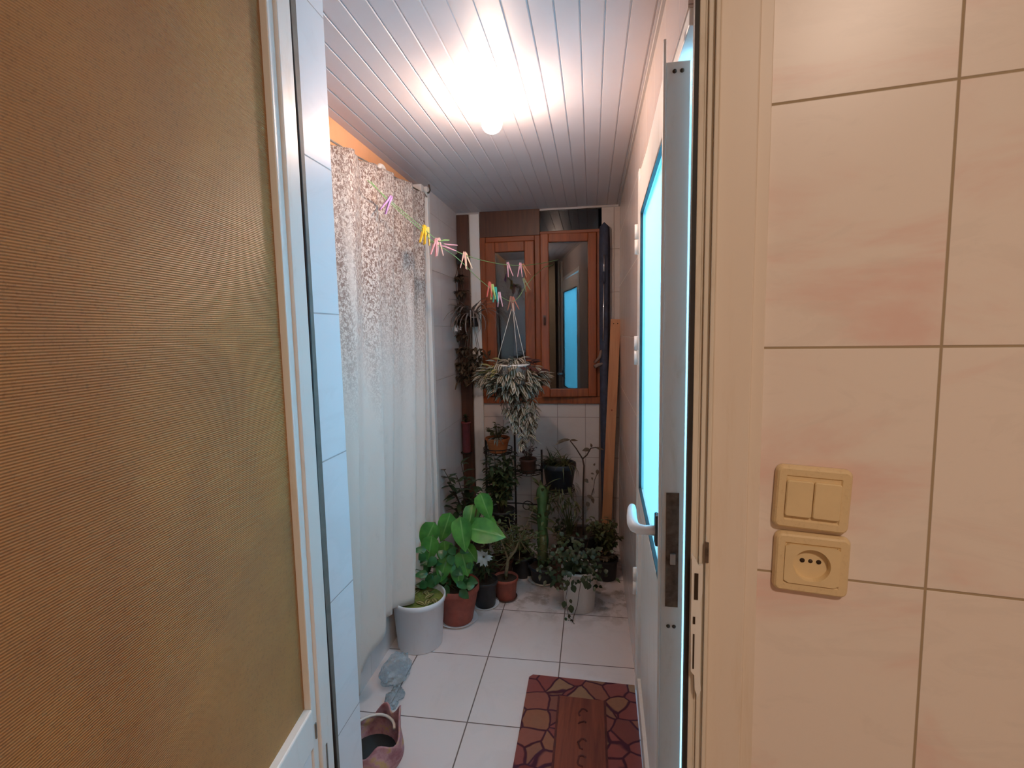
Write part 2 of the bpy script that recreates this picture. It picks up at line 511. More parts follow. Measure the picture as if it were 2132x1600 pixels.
rnd = random.uniform
CX0, CX1, CY0, CY1, CZ = -.85, .17, 1.04, 3.25, 2.16
# ------------------------------------------------------------------ the setting
struct('floor', bx(-1.0, .26, .80, 3.35, -.06, 0), M['floor_tile'], 'glossy white tiled floor with thin dark joints in the narrow passage', 'floor')

# pvc ceiling: one panelled sheet with narrow grooves running away from the doorway
mb = MB(); prof = []
x = -.98
while x < .25:
    prof += [(x, CZ), (x+.0535, CZ), (x+.0555, CZ+.0032), (x+.0585, CZ+.0032)]; x += .0598
vs = []; fs = []
for X, Z in prof: vs += [(X, .76, Z), (X, 3.33, Z)]
for i in range(len(prof)-1): fs.append((2*i, 2*i+1, 2*i+3, 2*i+2))
mb.add(vs, fs); mb.box(prof[0][0], prof[-1][0], .76, 3.33, CZ+.012, CZ+.05)
struct('ceiling', mb, M['pvc'], 'white plastic panelled ceiling with narrow grooves over the passage', 'ceiling')
mb = MB(); mb.box(-.86, .17, 3.243, 3.25, CZ-.012, CZ-.0005); mb.box(.162, .17, 1.04, 3.243, CZ-.012, CZ-.0005)
struct('trim_1', mb, M['pvc_join'], 'thin plastic edge strip where ceiling meets the passage walls', 'trim')

# the tiled wall with the doorway (askew): local x along it, local y its normal
ND = .728
RZ = (0, 0, WALL_A)
mb = MB(); mb.box(.109, 1.95, ND, ND+.02, 0, 2.6); mb.box(.06, 1.95, ND+.02, ND+.075, 0, 2.6)
struct('wall_front_right', mb, M['front_tile'], 'cream and pink marbled tiled wall right of the doorway', 'wall', rot=RZ)
mb = MB(); mb.box(-2.0, -.70, ND, ND+.12, 0, 2.6); mb.box(-.70, .109, ND, ND+.075, CZ+.055, 2.6)
struct('wall_front_left', mb, M['front_tile'], 'tiled wall left of and above the doorway', 'wall', rot=RZ)
# left reveal, passage side
mb = MB(); mb.box(-1.0, -.54, .925, 1.04, 0, CZ-.0005)
struct('wall_left_reveal', mb, M['reveal_tile'], 'white tiled edge of the wall, tinted with blue light, just left of the opening', 'wall')
# left wall
struct('wall_left_lower', bx(-.96, -.90, 1.04, 2.56, 0, 1.80), M['side_tile'], 'tiled lower part of the left wall hidden behind the curtains', 'wall')
struct('wall_left', bx(-.96, -.90, 1.04, 2.56, 1.80, CZ-.0005), M['peach_paint'], 'peach painted wall above and behind the long curtain', 'wall')
struct('wall_left_back', bx(-.96, -.85, 2.66, 3.35, 0, CZ-.0005), M['side_tile'], 'pale grey tiled stretch of wall between curtain and back wall', 'wall')
mb = MB(); mb.box(-.90, -.852, 2.57, 2.61, 0, CZ-.001); mb.box(-.90, -.838, 2.62, 2.66, 0, CZ-.001)
bevel(struct('trim_2', mb, M['white_frame'], 'white upright plastic trim beside the far edge of the curtain', 'trim'), .003)
# right wall with the opening for the glazed door
mb = MB(); mb.box(CX1, .25, 1.945, 3.35, 0, CZ-.0005); mb.box(CX1, .25, 1.0, 1.945, 1.965, CZ-.0005)
struct('wall_right', mb, M['right_tile'], 'pinkish tiled right wall of the passage around the glazed door', 'wall')
struct('wall_right_near', bx(.205, .25, .80, 1.0, 0, CZ-.0005), M['right_tile'], 'short tiled pier between doorway and glazed door', 'wall')
mb = MB(); mb.box(.166, .215, 1.905, 1.945, 0, 1.965); mb.box(.172, .215, 1.0, 1.905, 1.935, 1.965); mb.box(.2065, .25, 1.0005, 1.070, 0, 1.935)
bevel(struct('trim_3', mb, M['white_frame'], 'white frame around the glazed door in the right wall', 'trim'), .002)
# back wall around the window
WX0, WX1, WZ0, WZ1 = -.70, .062, .94, CZ
mb = MB(); mb.box(-.96, .26, CY1, 3.33, 0, WZ0); mb.box(-.96, WX0, CY1, 3.33, WZ0, CZ); mb.box(WX1, .26, CY1, 3.33, WZ0, CZ)
struct('wall_back', mb, M['back_tile'], 'back wall with small beige tiles below the wooden window', 'wall')
mb = MB(); mb.box(-.848, -.772, CY1-.022, CY1, .0, CZ-.013)
bevel(struct('trim_4', mb, M['dark_wood'], 'dark brown post in the left back corner behind the vines', 'trim'), .003)
mb = MB(); mb.box(-.765, -.702, CY1-.018, CY1, .0, CZ-.013)
bevel(struct('trim_5', mb, M['white_frame'], 'pale upright strip between dark corner post and window', 'trim'), .003)

# kitchen around the camera and the lit room behind the glazed door
struct('wall_kitchen_back', bx(-2.0, 2.0, -1.75, -1.65, 0, 2.6), M['kitchen_wall'], 'beige kitchen wall behind the viewer', 'wall')
struct('wall_kitchen_left', bx(-2.1, -2.0, -1.75, 1.2, 0, 2.6), M['kitchen_wall'], 'beige kitchen wall left of the viewer', 'wall')
struct('wall_kitchen_right', bx(2.0, 2.1, -1.75, 1.0, 0, 2.6), M['kitchen_wall'], 'beige kitchen wall right of the viewer', 'wall')
struct('floor_kitchen', bx(-2.1, 2.1, -1.75, .80, -.06, -.001), M['kitchen_floor'], 'brownish floor of the room the viewer stands in', 'floor')
struct('ceiling_kitchen', bx(-2.1, 2.1, -1.75, 1.2, 2.6, 2.65), M['white_paint'], 'white ceiling of the room the viewer stands in', 'ceiling')
mb = MB(); mb.box(.25, 1.6, 3.2, 3.3, 0, 2.35); mb.box(1.5, 1.6, .9, 3.2, 0, 2.35); mb.box(.25, 1.5, .9, .99, 0, 2.35)
struct('wall_side_room', mb, M['white_paint'], 'white walls of the bright room behind the glazed door', 'wall')
struct('ceiling_side_room', bx(.25, 1.6, .9, 3.3, 2.35, 2.4), M['white_paint'], 'white ceiling of the bright room behind the glazed door', 'ceiling')
struct('floor_side_room', bx(.26, 1.6, .9, 3.3, -.06, 0), M['white_paint'], 'white floor of the bright room behind the glazed door', 'floor')

# right doorway frame (askew)
fr = empty('door_frame', (0, 0, 0), WALL_A, label='cream metal doorway frame with stains on the right side of the opening', cat='door frame', kind='structure')
mb = MB(); mb.box(.024, .031, .712, .79, 0, 2.2); mb.box(.031, .0345, .7135, .79, 0, 2.2); mb.box(.0345, .040, .708, .79, 0, 2.2); mb.box(.040, .0425, .7092, .79, 0, 2.2); mb.box(.0425, .0475, .702, .79, 0, 2.2)
bevel(mb.build('frame_profile', M['cream_frame'], fr), .0012)
tag(MB().box(.0185, .0238, .714, .80, 0, 2.2).build('rubber_seal', M['gasket'], fr), 'black rubber seal')
bevel(MB().box(.0478, .0935, .712, .727, 0, 2.2).build('casing', M['cream_board'], fr), .002)
bevel(MB().box(.0937, .1088, .7195, .7275, 0, 2.2).build('filler_strip', M['cream_board'], fr), .001)
# broken strike plate
poly = [(.0255, 1.098), (.029, 1.094), (.034, 1.083), (.0395, 1.085), (.0395, 1.045), (.037, 1.03), (.0385, 1.01), (.038, .93), (.040, .905), (.036, .893), (.032, .905), (.031, .925), (.0265, .93), (.0255, 1.0)]
vs = [(a, .6995, b) for a, b in poly]+[(a, .7035, b) for a, b in poly]; n = len(poly)
sp_ = MB().add(vs, [tuple(range(n)), tuple(range(2*n-1, n-1, -1))]+[(i, (i+1) % n, n+(i+1) % n, n+i) for i in range(n)]).build('strike_plate', M['white_frame'], fr)
tag(sp_, 'broken pale strike plate')
mb = MB(); mb.box(.029, .034, .6985, .70, 1.035, 1.072); mb.box(.028, .031, .6985, .70, 1.0, 1.01); mb.box(.0285, .0305, .6985, .70, .935, .985)
mb.build('keeper_slot', M['hole'], sp_)
tag(MB().box(.0415, .0465, .7000, .7035, 1.088, 1.116).build('rust_patch', M['rust'], fr), 'rust brown patch')

# ------------------------------------------------------------------ left door (glazed with ribbed glass, open towards the viewer)
LA = math.atan2(-1, .12)
d2 = empty('door_2', (-.507, .862, 0), LA, label='open door leaf with brown ribbed glass and white frame filling the left', cat='door', kind='structure')
mb = MB(); mb.box(0, .050, -.045, 0, .02, 2.35); mb.box(.050, .072, -.036, -.006, .02, 2.35)
bevel(mb.build('stile', M['white_frame'], d2), .002)
mb = MB(); mb.box(.90, .96, -.045, 0, .02, 2.35)
bevel(mb.build('stile', M['white_frame'], d2), .002)
mb = MB(); mb.box(.073, .90, -.040, -.003, .655, .728)
bevel(mb.build('rail', M['white_frame'], d2), .003)
mb = MB(); mb.box(.050, .90, -.040, -.003, .02, .10); mb.box(.050, .90, -.040, -.003, 2.28, 2.35)
bevel(mb.build('rail', M['white_frame'], d2), .003)
mb = MB(); mb.box(.072, .90, -.030, -.010, .10, .655)
mb.build('lower_panel', M['white_plastic'], d2)
mb = MB(); mb.box(.030, .0345, -.001, .0012, .42, .625); mb.box(.058, .062, -.0065, -.004, .66, .69)
mb.build('drain_slot', M['seal_grey'], d2)
MB().box(.072, .90, -.026, -.018, .728, 2.28).build('glass', M['ribbed'], d2)
mb = MB(); mb.box(-.007, -.001, -.035, -.004, .02, 2.2)
mb.build('rubber_seal', M['seal_grey'], d2)
# left side of the doorway frame
fl = empty('door_frame', (0, 0, 0), 0, label='grey edge of the doorway frame between left door and white tiled reveal', cat='door frame', kind='structure')
mb = MB(); mb.box(-.60, -.532, .872, .924, 0, 2.15); mb.build('frame_profile', M['seal_grey'], fl)
pts = [(-.5318, .899, z) for z in [i*.1 for i in range(22)]]
pts = [(-.5305+.0015*math.sin(z*3.1), .900+.006*math.sin(z*5), z) for (_, _, z) in pts]
MB().tube(pts, .0045, 6).build('rubber_seal', M['gasket'], fl)

# ------------------------------------------------------------------ glazed door in the right wall
HX, HY, LX, LY = .1655, 1.890, .1440, 1.080
RA = math.atan2(HY-LY, HX-LX)                     # local x from lock side to hinge side, local y towards the passage
d1 = empty('door_1', (LX, LY, 0), RA, label='white door leaf with frosted glass glowing blue in the right wall', cat='door', kind='structure')
DL = math.hypot(HX-LX, HY-LY); T = .046
mb = MB(); mb.box(0, .062, -T, 0, .025, 1.915); bevel(mb.build('stile', M['white_frame'], d1), .0015)
mb = MB(); mb.box(DL-.055, DL, -T, 0, .025, 1.915); bevel(mb.build('stile', M['white_frame'], d1), .0015)
mb = MB(); mb.box(.062, DL-.055, -T, 0, 1.80, 1.915); bevel(mb.build('rail', M['white_frame'], d1), .0015)
mb = MB(); mb.box(.062, DL-.055, -T, 0, .77, .83); bevel(mb.build('rail', M['white_frame'], d1), .0015)
mb = MB(); mb.box(.062, DL-.055, -T, 0, .025, .10); bevel(mb.build('rail', M['white_frame'], d1), .0015)
mb = MB(); mb.box(.062, DL-.055, -.034, -.012, .10, .77); mb.build('lower_panel', M['white_frame'], d1)
mb = MB()
for a, b_ in ((.062, .068), (DL-.061, DL-.055)): mb.box(a, b_, -.010, -.001, .83, 1.80)
for a, b_ in ((.83, .836), (1.794, 1.80)): mb.box(.068, DL-.061, -.010, -.001, a, b_)
tag(mb.build('glazing_seal', M['gasket'], d1), 'black rubber glazing seal')
MB().box(.063, DL-.056, -.026, -.018, .831, 1.799).build('glass', M['frosted'], d1)
# overlapping flange at the lock side edge
mb = MB(); mb.box(-.006, .010, .0005, .0055, .03, 1.955); bevel(mb.build('flange', M['white_frame'], d1), .001)
lp = MB().box(-.0022, .0002, -T+.010, -.010, .807, 1.058).build('lock_plate', M['rust'], d1)
tag(lp, 'long rusty lock plate')
mb = MB(); mb.box(-.0105, -.002, -T+.017, -.018, .905, .928); mb.build('latch_bolt', M['steel'], lp)
for z, gap in ((.762, .012), (1.897, .014)):
    for s in (-1, 1):
        MB().lathe([(.0001, -.0028), (.0035, -.0022), (.0042, 0)], (0, 0, 0), 12, 'z').build('screw', M['screw'], d1, (-.0004, -T/2+s*gap*.5, z), (0, PI/2, 0))
# handle: dark plate, white lever turning away from the lock edge
hp = MB().box(.030, .058, .0005, .009, .925, .995).build('handle_plate', M['black_plastic'], d1); bevel(hp, .003)
pts = [(.044, .007, .957), (.044, .030, .957), (.0445, .043, .958), (.052, .052, .960), (.066, .0555, .963), (.095, .056, .967), (.135, .054, .970), (.160, .052, .968)]
MB().tube(pts, [.0115, .0105, .0115, .0125, .0125, .0115, .0105, .0085], 14).build('handle_lever', M['white_plastic'], d1)
for z0 in (1.668, 1.275, .40):
    h = MB().tube([(DL+.006, .006, z0), (DL+.006, .006, z0+.050)], .0085, 12)
    h.tube([(DL+.006, .006, z0+.053), (DL+.006, .006, z0+.103)], .0085, 12)
    hh = h.build('hinge', M['white_frame'], d1)

# ------------------------------------------------------------------ window at the back
w = empty('window_1', (0, CY1, 0), 0, label='brown varnished wooden window with two dark night panes in the back wall', cat='window', kind='structure')
Yf = -.03


def rect_frame(mb, x0, x1, z0, z1, t, y0, y1, tb=None):
    tb = tb or t
    mb.box(x0, x0+t, y0, y1, z0, z1); mb.box(x1-t, x1, y0, y1, z0, z1)
    mb.box(x0+t, x1-t, y0, y1, z0, z0+tb); mb.box(x0+t, x1-t, y0, y1, z1-t, z1); return mb


bevel(MB().box(WX0+.036, -.353, -.012, .06, 1.968, 2.0).build('frame_filler', M['win_wood_h'], w), .003)
bevel(MB().box(-.318, WX1, -.016, .06, 2.00, 2.02).build('frame_filler', M['win_wood_h'], w), .003)
MB().box(-.318, WX1-.02, -.004, .004, 2.02, WZ1-.013).build('corner_shade_pane', M['window_glass'], w)  # dark pane added in place of the shade in the upper right corner
bevel(MB().box(WX0, -.318, -.012, .06, 2.00, WZ1).build('head_panel', M['dark_wood'], w), .003)
mb = MB(); mb.box(WX0, WX1, -.02, .06, WZ0, .985); mb.box(WX0, WX0+.035, -.02, .06, .985, 2.0); mb.box(WX1-.030, WX1, -.02, .06, .985, 2.0)
mb.box(-.352, -.317, -.02, .06, .985, 2.0)
bevel(mb.build('frame', M['win_wood'], w), .004)
# left casement (fixed) and right casement, standing a little ajar
ca = empty('casement', (-.664, -.024, 0)); ca.parent = w
bevel(rect_frame(MB(), 0, .311, .990, 1.965, .062, -.012, .03).build('sash', M['win_wood'], ca), .005)
MB().box(.058, .253, .006, .010, 1.048, 1.907).build('pane', M['window_glass'], ca)
cb = empty('casement', (.030, -.018, 0), math.radians(6.0)); cb.parent = w
bevel(rect_frame(MB(), -.346, -.001, .988, 1.998, .052, -.014, .028).build('sash', M['win_wood'], cb), .005)
MB().box(-.298, -.049, .005, .009, 1.036, 1.950).build('pane', M['window_glass'], cb)
hd = MB(); hd.box(-.331, -.315, -.022, -.013, 1.44, 1.50); hd.tube([(-.323, -.020, 1.485), (-.323, -.045, 1.485), (-.323, -.047, 1.44)], .005, 8)
tag(hd.build('handle', M['dark_wood'], cb), 'small dark handle')
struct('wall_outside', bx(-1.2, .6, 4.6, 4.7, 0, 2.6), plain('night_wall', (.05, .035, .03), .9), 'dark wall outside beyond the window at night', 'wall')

# ------------------------------------------------------------------ lamp on the ceiling
lampc = at(1024, 252, 1.69)
lm = empty('ceiling_lamp', (lampc.x, lampc.y, CZ), label='bare glowing bulb in a white holder on the panelled ceiling', cat='lamp')
L0 = Vector(lampc)-Vector((lampc.x, lampc.y, CZ))
M['bulb'] = emit('bulb_glow', (1., .68, .52), BULB)
b_ = MB().lathe([(.0001, -.038), (.012, -.037), (.024, -.030), (.032, -.018), (.034, -.004), (.030, .010), (.021, .020), (.016, .026)], (0, 0, 0), 28)
b_.build('bulb', M['bulb'], lm, tuple(L0))
b_ = MB().lathe([(.0001, .024), (.020, .0235), (.030, .030), (.044, -L0.z-.008), (.048, -L0.z-.0005)], (0, 0, 0), 36)
tag(b_.build('holder', M['white_plastic'], lm, tuple(L0)), 'white cone shaped holder')

# ------------------------------------------------------------------ curtain on its cord
def curtain_edge(z):      # far edge: pulled nearer towards the floor
    return 2.24+(2.575-2.24)*min(1, max(0, (z-.15)/1.9))**.8


def curtain(name, s0, s1, ztop, zbot, seed, label, xoff=0.):
    rr = random.Random(seed); ph = [rr.uniform(0, 6) for _ in range(4)]
    nu, nv = 110, 60; vs = []; fs = []
    for j in range(nv+1):
        for i in range(nu+1):
            u = s0+(s1-s0)*i/nu
            zt = ztop(u); zb = zbot(u); z = zb+(zt-zb)*j/nv
            y = 1.05+(curtain_edge(z)-1.05)*u
            low = (1-j/nv)
            a = .019+.006*low
            x = -.838+xoff+a*math.sin(u*44+ph[0]+.6*math.sin(z*1.3+ph[2]))+.006*math.sin(u*97+ph[1])+.010*math.sin(u*17+ph[3]+z)+.018*low*math.sin(u*9+1+ph[2])
            x = max(x, -.885)
            vs.append((x, y, z))
    for j in range(nv):
        for i in range(nu):
            a = j*(nu+1)+i; fs.append((a, a+1, a+nu+2, a+nu+1))
    o = MB().add(vs, fs, smooth=True).build(name, M['curtain'])
    md = o.modifiers.new('thick', 'SOLIDIFY'); md.thickness = .0015
    return tag(o, label, 'curtain', 'long curtains along the left wall')


ztop = lambda u: 1.995+.105*u**1.1
curtain('curtain', 0, .60, ztop, lambda u: .10+.12*max(0, (u-.50)/.1)+.03*math.sin(u*12)+.07, 3, 'long speckled beige curtain nearer the doorway, hem close to the floor')
curtain('curtain', .575, 1.0, ztop, lambda u: .255-.05*(u-.6)/.4+.01*math.sin(u*30), 5, 'speckled beige curtain further back, hanging into the white bucket', .014)
mb = MB(); mb.tube([(-.842, 1.05, 2.008), (-.842, 1.8, 2.045), (-.842, 2.58, 2.112), (-.842, 2.63, 2.105)], .004, 8)
tag(mb.build('curtain_rod', M['steel']), 'thin metal rod carrying the curtains along the left wall', 'curtain rod')
mb = MB(); mb.tube([(-.851, 2.63, 2.13), (-.83, 2.62, 2.125), (-.80, 2.55, 2.118), (-.79, 2.50, 2.130)], .004, 6)
tag(mb.build('rod_hook', M['rust']), 'dark bent metal hook under the ceiling at the curtain end', 'hook')
pts = [(-.845+.0, 2.05+.032*math.cos(a), 2.045+.022*math.sin(a)) for a in [2*PI*k/20 for k in range(21)]]
tag(MB().tube([(-.846, y, z+.016) for _, y, z in pts], .011, 8).build('curtain_ring', M['white_frame']), 'grey round ring on top of the curtain', 'curtain ring')

# ------------------------------------------------------------------ clothes lines and pegs
def on_line(px, py):
    d = FX*F_PX + RX*(px-1066) - UX*(py-800); r = d.x/d.y
    return at(px, py, 1.585/(.4378-r))


def line(pxs, name, label, extra=None):
    pts = [on_line(*p) for p in pxs]
    if extra: pts = extra+pts
    # smooth the polyline
    out = []
    for i in range(len(pts)-1):
        p0, p1, p2, p3 = pts[max(i-1, 0)], pts[i], pts[i+1], pts[min(i+2, len(pts)-1)]
        for k in range(6):
            t = k/6
            out.append(.5*((2*p1)+(p2-p0)*t+(2*p0-5*p1+4*p2-p3)*t*t+(-p0+3*p1-3*p2+p3)*t**3))
    out.append(pts[-1])
    return tag(MB().tube(out, .0016, 6).build(name, M['rope']), label, 'clothes line')


line([(765, 375), (812, 418), (872, 468), (915, 503), (965, 530), (1030, 548), (1085, 553), (1130, 548), (1162, 541)], 'clothes_line', 'green cord running from curtain top to the window, upper of the two')
end = at(1134, 556, 3.19)
line([(772, 378), (815, 425), (875, 478), (905, 506), (950, 536), (1010, 592), (1066, 628), (1095, 595)], 'clothes_line', 'green cord dipping down to the hanging basket, lower of the two')
mb = MB(); mb.tube([on_line(1095, 595), on_line(1112, 575), at(1134, 556, 3.10)], .0016, 6); mb.tube([at(1134, 556, 3.10), at(1150, 552, 3.20)], .002, 6)
tag(mb.build('clothes_line', M['rope']), 'short cord from above the basket up to the window mullion', 'clothes line')


def peg_mesh():
    out = []
    for s in (-1, 1):
        prof = [(.0065, .012), (.0075, .004), (.004, -.006), (.0005, -.036), (.0045, -.038), (.0085, -.034), (.0095, -.006), (.0125, .004), (.0120, .024), (.0085, .026)]
        # thin legs opening downwards like the photo's pegs: grips below, jaws on the cord
        prof = [(.0006, .026), (.0052, .028), (.0075, .018), (.0082, .0), (.0150, -.050), (.0120, -.052), (.0025, -.004), (.0006, .010)]
        n = len(prof); vs = [(s*a*.95, y, z*.96) for y in (-.0055, .0055) for a, z in prof]
        fs = [tuple(range(n)), tuple(range(2*n-1, n-1, -1))]+[(i, (i+1) % n, n+(i+1) % n, n+i) for i in range(n)]
        out.append((vs, fs))
    return out


PEG = peg_mesh()
peg_cache = {}


def peg(px, py, col, label, tilt=0., yaw=0., lean=0., dy=0.):
    p = on_line(px, py)
    if col not in peg_cache:
        m = plain('peg_%d' % len(peg_cache), col, .4, var=.08, scale=60)
        root = empty('clothes_peg')
        for vs, fs in PEG: MB().add(vs, fs).build('peg_half', m, root)
        MB().tube([(-.009, 0, .002), (0, -.0055, .004), (.009, 0, .002), (0, .0055, .0), (-.009, 0, -.002)], .0011, 5).build('spring', M['steel'], root)
        peg_cache[col] = root; r = root
    else:
        src = peg_cache[col]; r = src.copy(); COL.objects.link(r)
        for ch in src.children:
            c = ch.copy(); COL.objects.link(c); c.parent = r
    r.location = p+Vector((0, dy, -.014)); r.rotation_euler = (lean, tilt, yaw)
    tag(r, label, 'clothes peg', 'clothes pegs on the cords'); return r


PURP, YEL, PINK, CREAM, RED, LIME, TEAL, OLIVE, BROWN, ORANGE, BEIGE = (.42, .22, .55), (.75, .50, .03), (.72, .36, .40), (.82, .68, .50), (.62, .10, .06), (.45, .62, .18), (.06, .50, .42), (.22, .24, .10), (.30, .12, .07), (.55, .22, .10), (.75, .45, .38)
peg(808, 412, PURP, 'single purple peg at the curtain end of the cords', .55, .9)
peg(882, 475, YEL, 'bright yellow peg left of the knot', .18, 1.0)
peg(886, 477, (.80, .56, .12), 'pale yellow peg touching the bright yellow peg', .10, .7, 0, .02)
peg(906, 502, PINK, 'pink peg hanging under the green knot', .25, .8)
peg(912, 500, BEIGE, 'rosy beige peg behind the green knot', -.1, .5, .2, .015)
peg(928, 505, (.66, .33, .42), 'pink peg lying sideways right of the green knot', -1.35, .3)
peg(966, 530, BEIGE, 'rosy peg left in the pale group before the dark post', .12, .3)
peg(970, 531, CREAM, 'cream peg right in the pale group before the dark post', -.22, .15, 0, .02)
peg(1059, 551, (.70, .38, .50), 'pink peg left of three on the upper cord before the window', -.20, .1)
peg(1083, 552, (.74, .40, .52), 'pink peg in the middle of three on the upper cord before the window', .05, .1)
peg(1092, 553, ORANGE, 'brown orange peg right of three on the upper cord before the window', -.45, .2)
peg(1019, 592, RED, 'red peg on the sloping lower cord', .05, .5)
peg(1025, 597, LIME, 'lime green peg next to the red peg', -.05, .6)
peg(1031, 603, TEAL, 'teal green peg right of the lime peg', 0, .6)
peg(1040, 613, (.72, .42, .50), 'pink peg lowest on the sloping cord', -.05, .3)
peg(1093, 583, OLIVE, 'dull olive peg on the short cord above the basket', -.35, .2)
peg(1063, 622, BROWN, 'brown peg where the basket hangs', .1, .4)
peg(1069, 622, (.50, .14, .08), 'rusty red peg where the basket hangs', -.3, .2, 0, .02)
# the green knot
kp = on_line(915, 503); mb = MB()
for k in range(7):
    a = rnd(0, 6.28); mb.tube([kp, kp+Vector((.02*math.cos(a), .01*math.sin(a), .006*math.sin(a*2))), kp+Vector((.045*math.cos(a), .02*math.sin(a), .012*math.sin(a)))], .0025, 5)
tag(mb.build('cord_knot', M['rope']), 'green knotted cord ends between yellow and pale pegs', 'knot')

# ------------------------------------------------------------------ plants
def pot_prof(rt, rb, h, rim=.012, lip=.004, wall=.004):
    p = [(.0001, 0), (rb, 0), (rb+.002, .003)]
    p += [(rt-lip-.0015, h-rim-.002)]
    p += [(rt, h-rim), (rt, h-.002), (rt-.002, h), (rt-wall, h), (rt-wall-.002, h-.02)]
    return p


def potted(name, label, cat, x, y, z, rt, rb, h, mat, group=None, seg=36, soil=True, rim=.014, sq=None, rz=0):
    o = empty(name, (x, y, z), rz, label=label, cat=cat)
    if group: o['group'] = group
    MB().lathe(pot_prof(rt, rb, h, rim), (0, 0, 0), seg).build('pot', mat, o)
    if soil: MB().disc((0, 0, h-.014), rt-.005, 24).build('soil', M['soil'], o)
    return o


def curve_pts(a, b, bend, n=8):
    a, b, bend = Vector(a), Vector(b), Vector(bend)
    return [a*(1-t)**2+2*(a*.5+b*.5+bend)*t*(1-t)+b*t*t for t in [i/(n-1) for i in range(n)]]


def bush(root, stems, leafm, stemm, rr, base=(0, 0, 0), rad=.12, hgt=.25, nl=10, L=.05, W=.022, droop=.6, srad=.003, up_bias=.6, jitter=.4, spread=1., names=('stem', 'foliage'), lean=(0, 0)):
    sm, lf = MB(), MB(); base = Vector(base)
    for s in range(stems):
        a = 2*PI*(s+rr.uniform(-.3, .3))/stems; r = rad*rr.uniform(.35, 1)*spread
        tip = base+Vector((r*math.cos(a)+lean[0], r*math.sin(a)+lean[1], hgt*rr.uniform(.55, 1)))
        pts = curve_pts(base+Vector((.01*math.cos(a), .01*math.sin(a), 0)), tip, (-.2*r*math.cos(a), -.2*r*math.sin(a), .15*hgt), 8)
        sm.tube(pts, [srad*(1-.6*i/7) for i in range(8)], 5)
        for k in range(nl):
            t = .25+.75*(k+.5)/nl; i = min(6, int(t*7)); p = pts[i].lerp(pts[i+1], t*7-i)
            b = rr.uniform(0, 6.28); d = Vector((math.cos(b), math.sin(b), up_bias*rr.uniform(-.5, 1.)))
            lf.leaf(p, d, (0, 0, 1), L*rr.uniform(.65, 1.1), W*rr.uniform(.7, 1.1), droop*rr.uniform(.2, 1.2), .2, None, 2, 4)
    sm.build(names[0], stemm, root); lf.build(names[1], leafm, root)


def grass(root, n, leafm, rr, base, L, W, spread=1., droop=1.4, name='foliage', up=1.):
    lf = MB(); base = Vector(base)
    for k in range(n):
        a = rr.uniform(0, 6.28); e = rr.uniform(.2, 1.)*spread
        d = Vector((math.cos(a)*e, math.sin(a)*e, up))
        lf.leaf(base+Vector((rr.uniform(-1, 1), rr.uniform(-1, 1), 0))*.015, d, (0, 0, 1), L*rr.uniform(.6, 1.1), W, droop*rr.uniform(.4, 1.3), .3, lambda v: (1-v**2)*.9+.05, 2, 7)
    lf.build(name, leafm, root)


def heart(v): return max(.02, (1-abs(2*(v**.62)-1)**2.2))


R_ = random.Random(21)
# 1 big bright green plant in terracotta pot, by the curtain
bp = Vector((-.655, 2.30, 0))
g = potted('potted_plant', 'large bright green plant with broad leaves in a big terracotta pot near the curtain', 'potted plant', bp.x, bp.y, .018, .110, .072, .185, M['terracotta'], seg=40, rim=.03)
st, lf, lf2 = MB(), MB(), MB()
big = [  # px, py, Y, length, width, direction in the picture (dx, dy), facing
    (905, 1082, 2.24, .125, .085, (-.5, 1)), (938, 1062, 2.27, .13, .075, (-.35, 1)), (958, 1070, 2.18, .14, .085, (.15, 1)), (978, 1094, 2.20, .15, .105, (1, .12)),
    (1000, 1020, 2.26, .12, .075, (.35, 1)), (985, 1045, 2.30, .11, .07, (-.2, 1)), (900, 1110, 2.22, .11, .08, (-.2, 1)), (925, 1120, 2.25, .11, .075, (.1, 1)),
    (960, 1140, 2.22, .11, .075, (.3, 1)), (968, 1128, 2.27, .09, .06, (.5, .7)), (930, 1155, 2.20, .10, .07, (-.3, 1)), (950, 1168, 2.2, .09, .06, (.2, 1)),
    (1008, 1070, 2.33, .10, .065, (.5, .8)), (890, 1090, 2.3, .09, .06, (-.8, .6))]
for px, py, Y, L, W_, (dx, dy) in big:
    p = at(px, py, Y)-Vector(g.location); d = RX*dx-UX*dy-FX*R_.uniform(.1, .5)
    lf.leaf(p, d, -FX*1.0+Vector((R_.uniform(-.3, .3), 0, .6)), L*1.15, W_*1.12, .35, .18, heart, 6, 8)
    st.tube(curve_pts((R_.uniform(-.03, .03), R_.uniform(-.03, .03), .17), p, (0, 0, .05), 7), [.0042]*3+[.003]*4, 6)
for k in range(80):
    px, py = R_.uniform(864, 975), R_.uniform(1135, 1225); Y = R_.uniform(2.16, 2.30)
    p = at(px, py, Y)-Vector(g.location); d = RX*(px-925)/50-UX*R_.uniform(-.3, 1)-FX*R_.uniform(0, .6)
    lf2.leaf(p, d, -FX+Vector((0, 0, .5)), R_.uniform(.04, .07), R_.uniform(.03, .045), .5, .2, heart, 4, 5)
    if k % 3 == 0: st.tube(curve_pts((R_.uniform(-.05, .05), R_.uniform(-.05, .05), .168), p, (0, 0, .03), 6), .002, 5)
st.build('stem', M['stem'], g); lf.build('foliage', M['leaf_bright'], g)
tag(lf2.build('foliage', M['leaf_blue'], g), 'smaller leaves low over the pot rim')


def saucer(x, y, r, mat, label, z=0):
    return tag(MB().lathe([(.0001, 0), (r*.82, 0), (r, .013), (r-.003, .013), (r*.8, .004), (.0001, .0035)], (0, 0, 0), 32).build('plant_saucer', mat, None, (x, y, z)), label, 'saucer', 'saucers under the floor pots')


saucer(bp.x, bp.y, .098, M['bucket'], 'white saucer under the big terracotta pot', .0005)
g.location.z = .0045
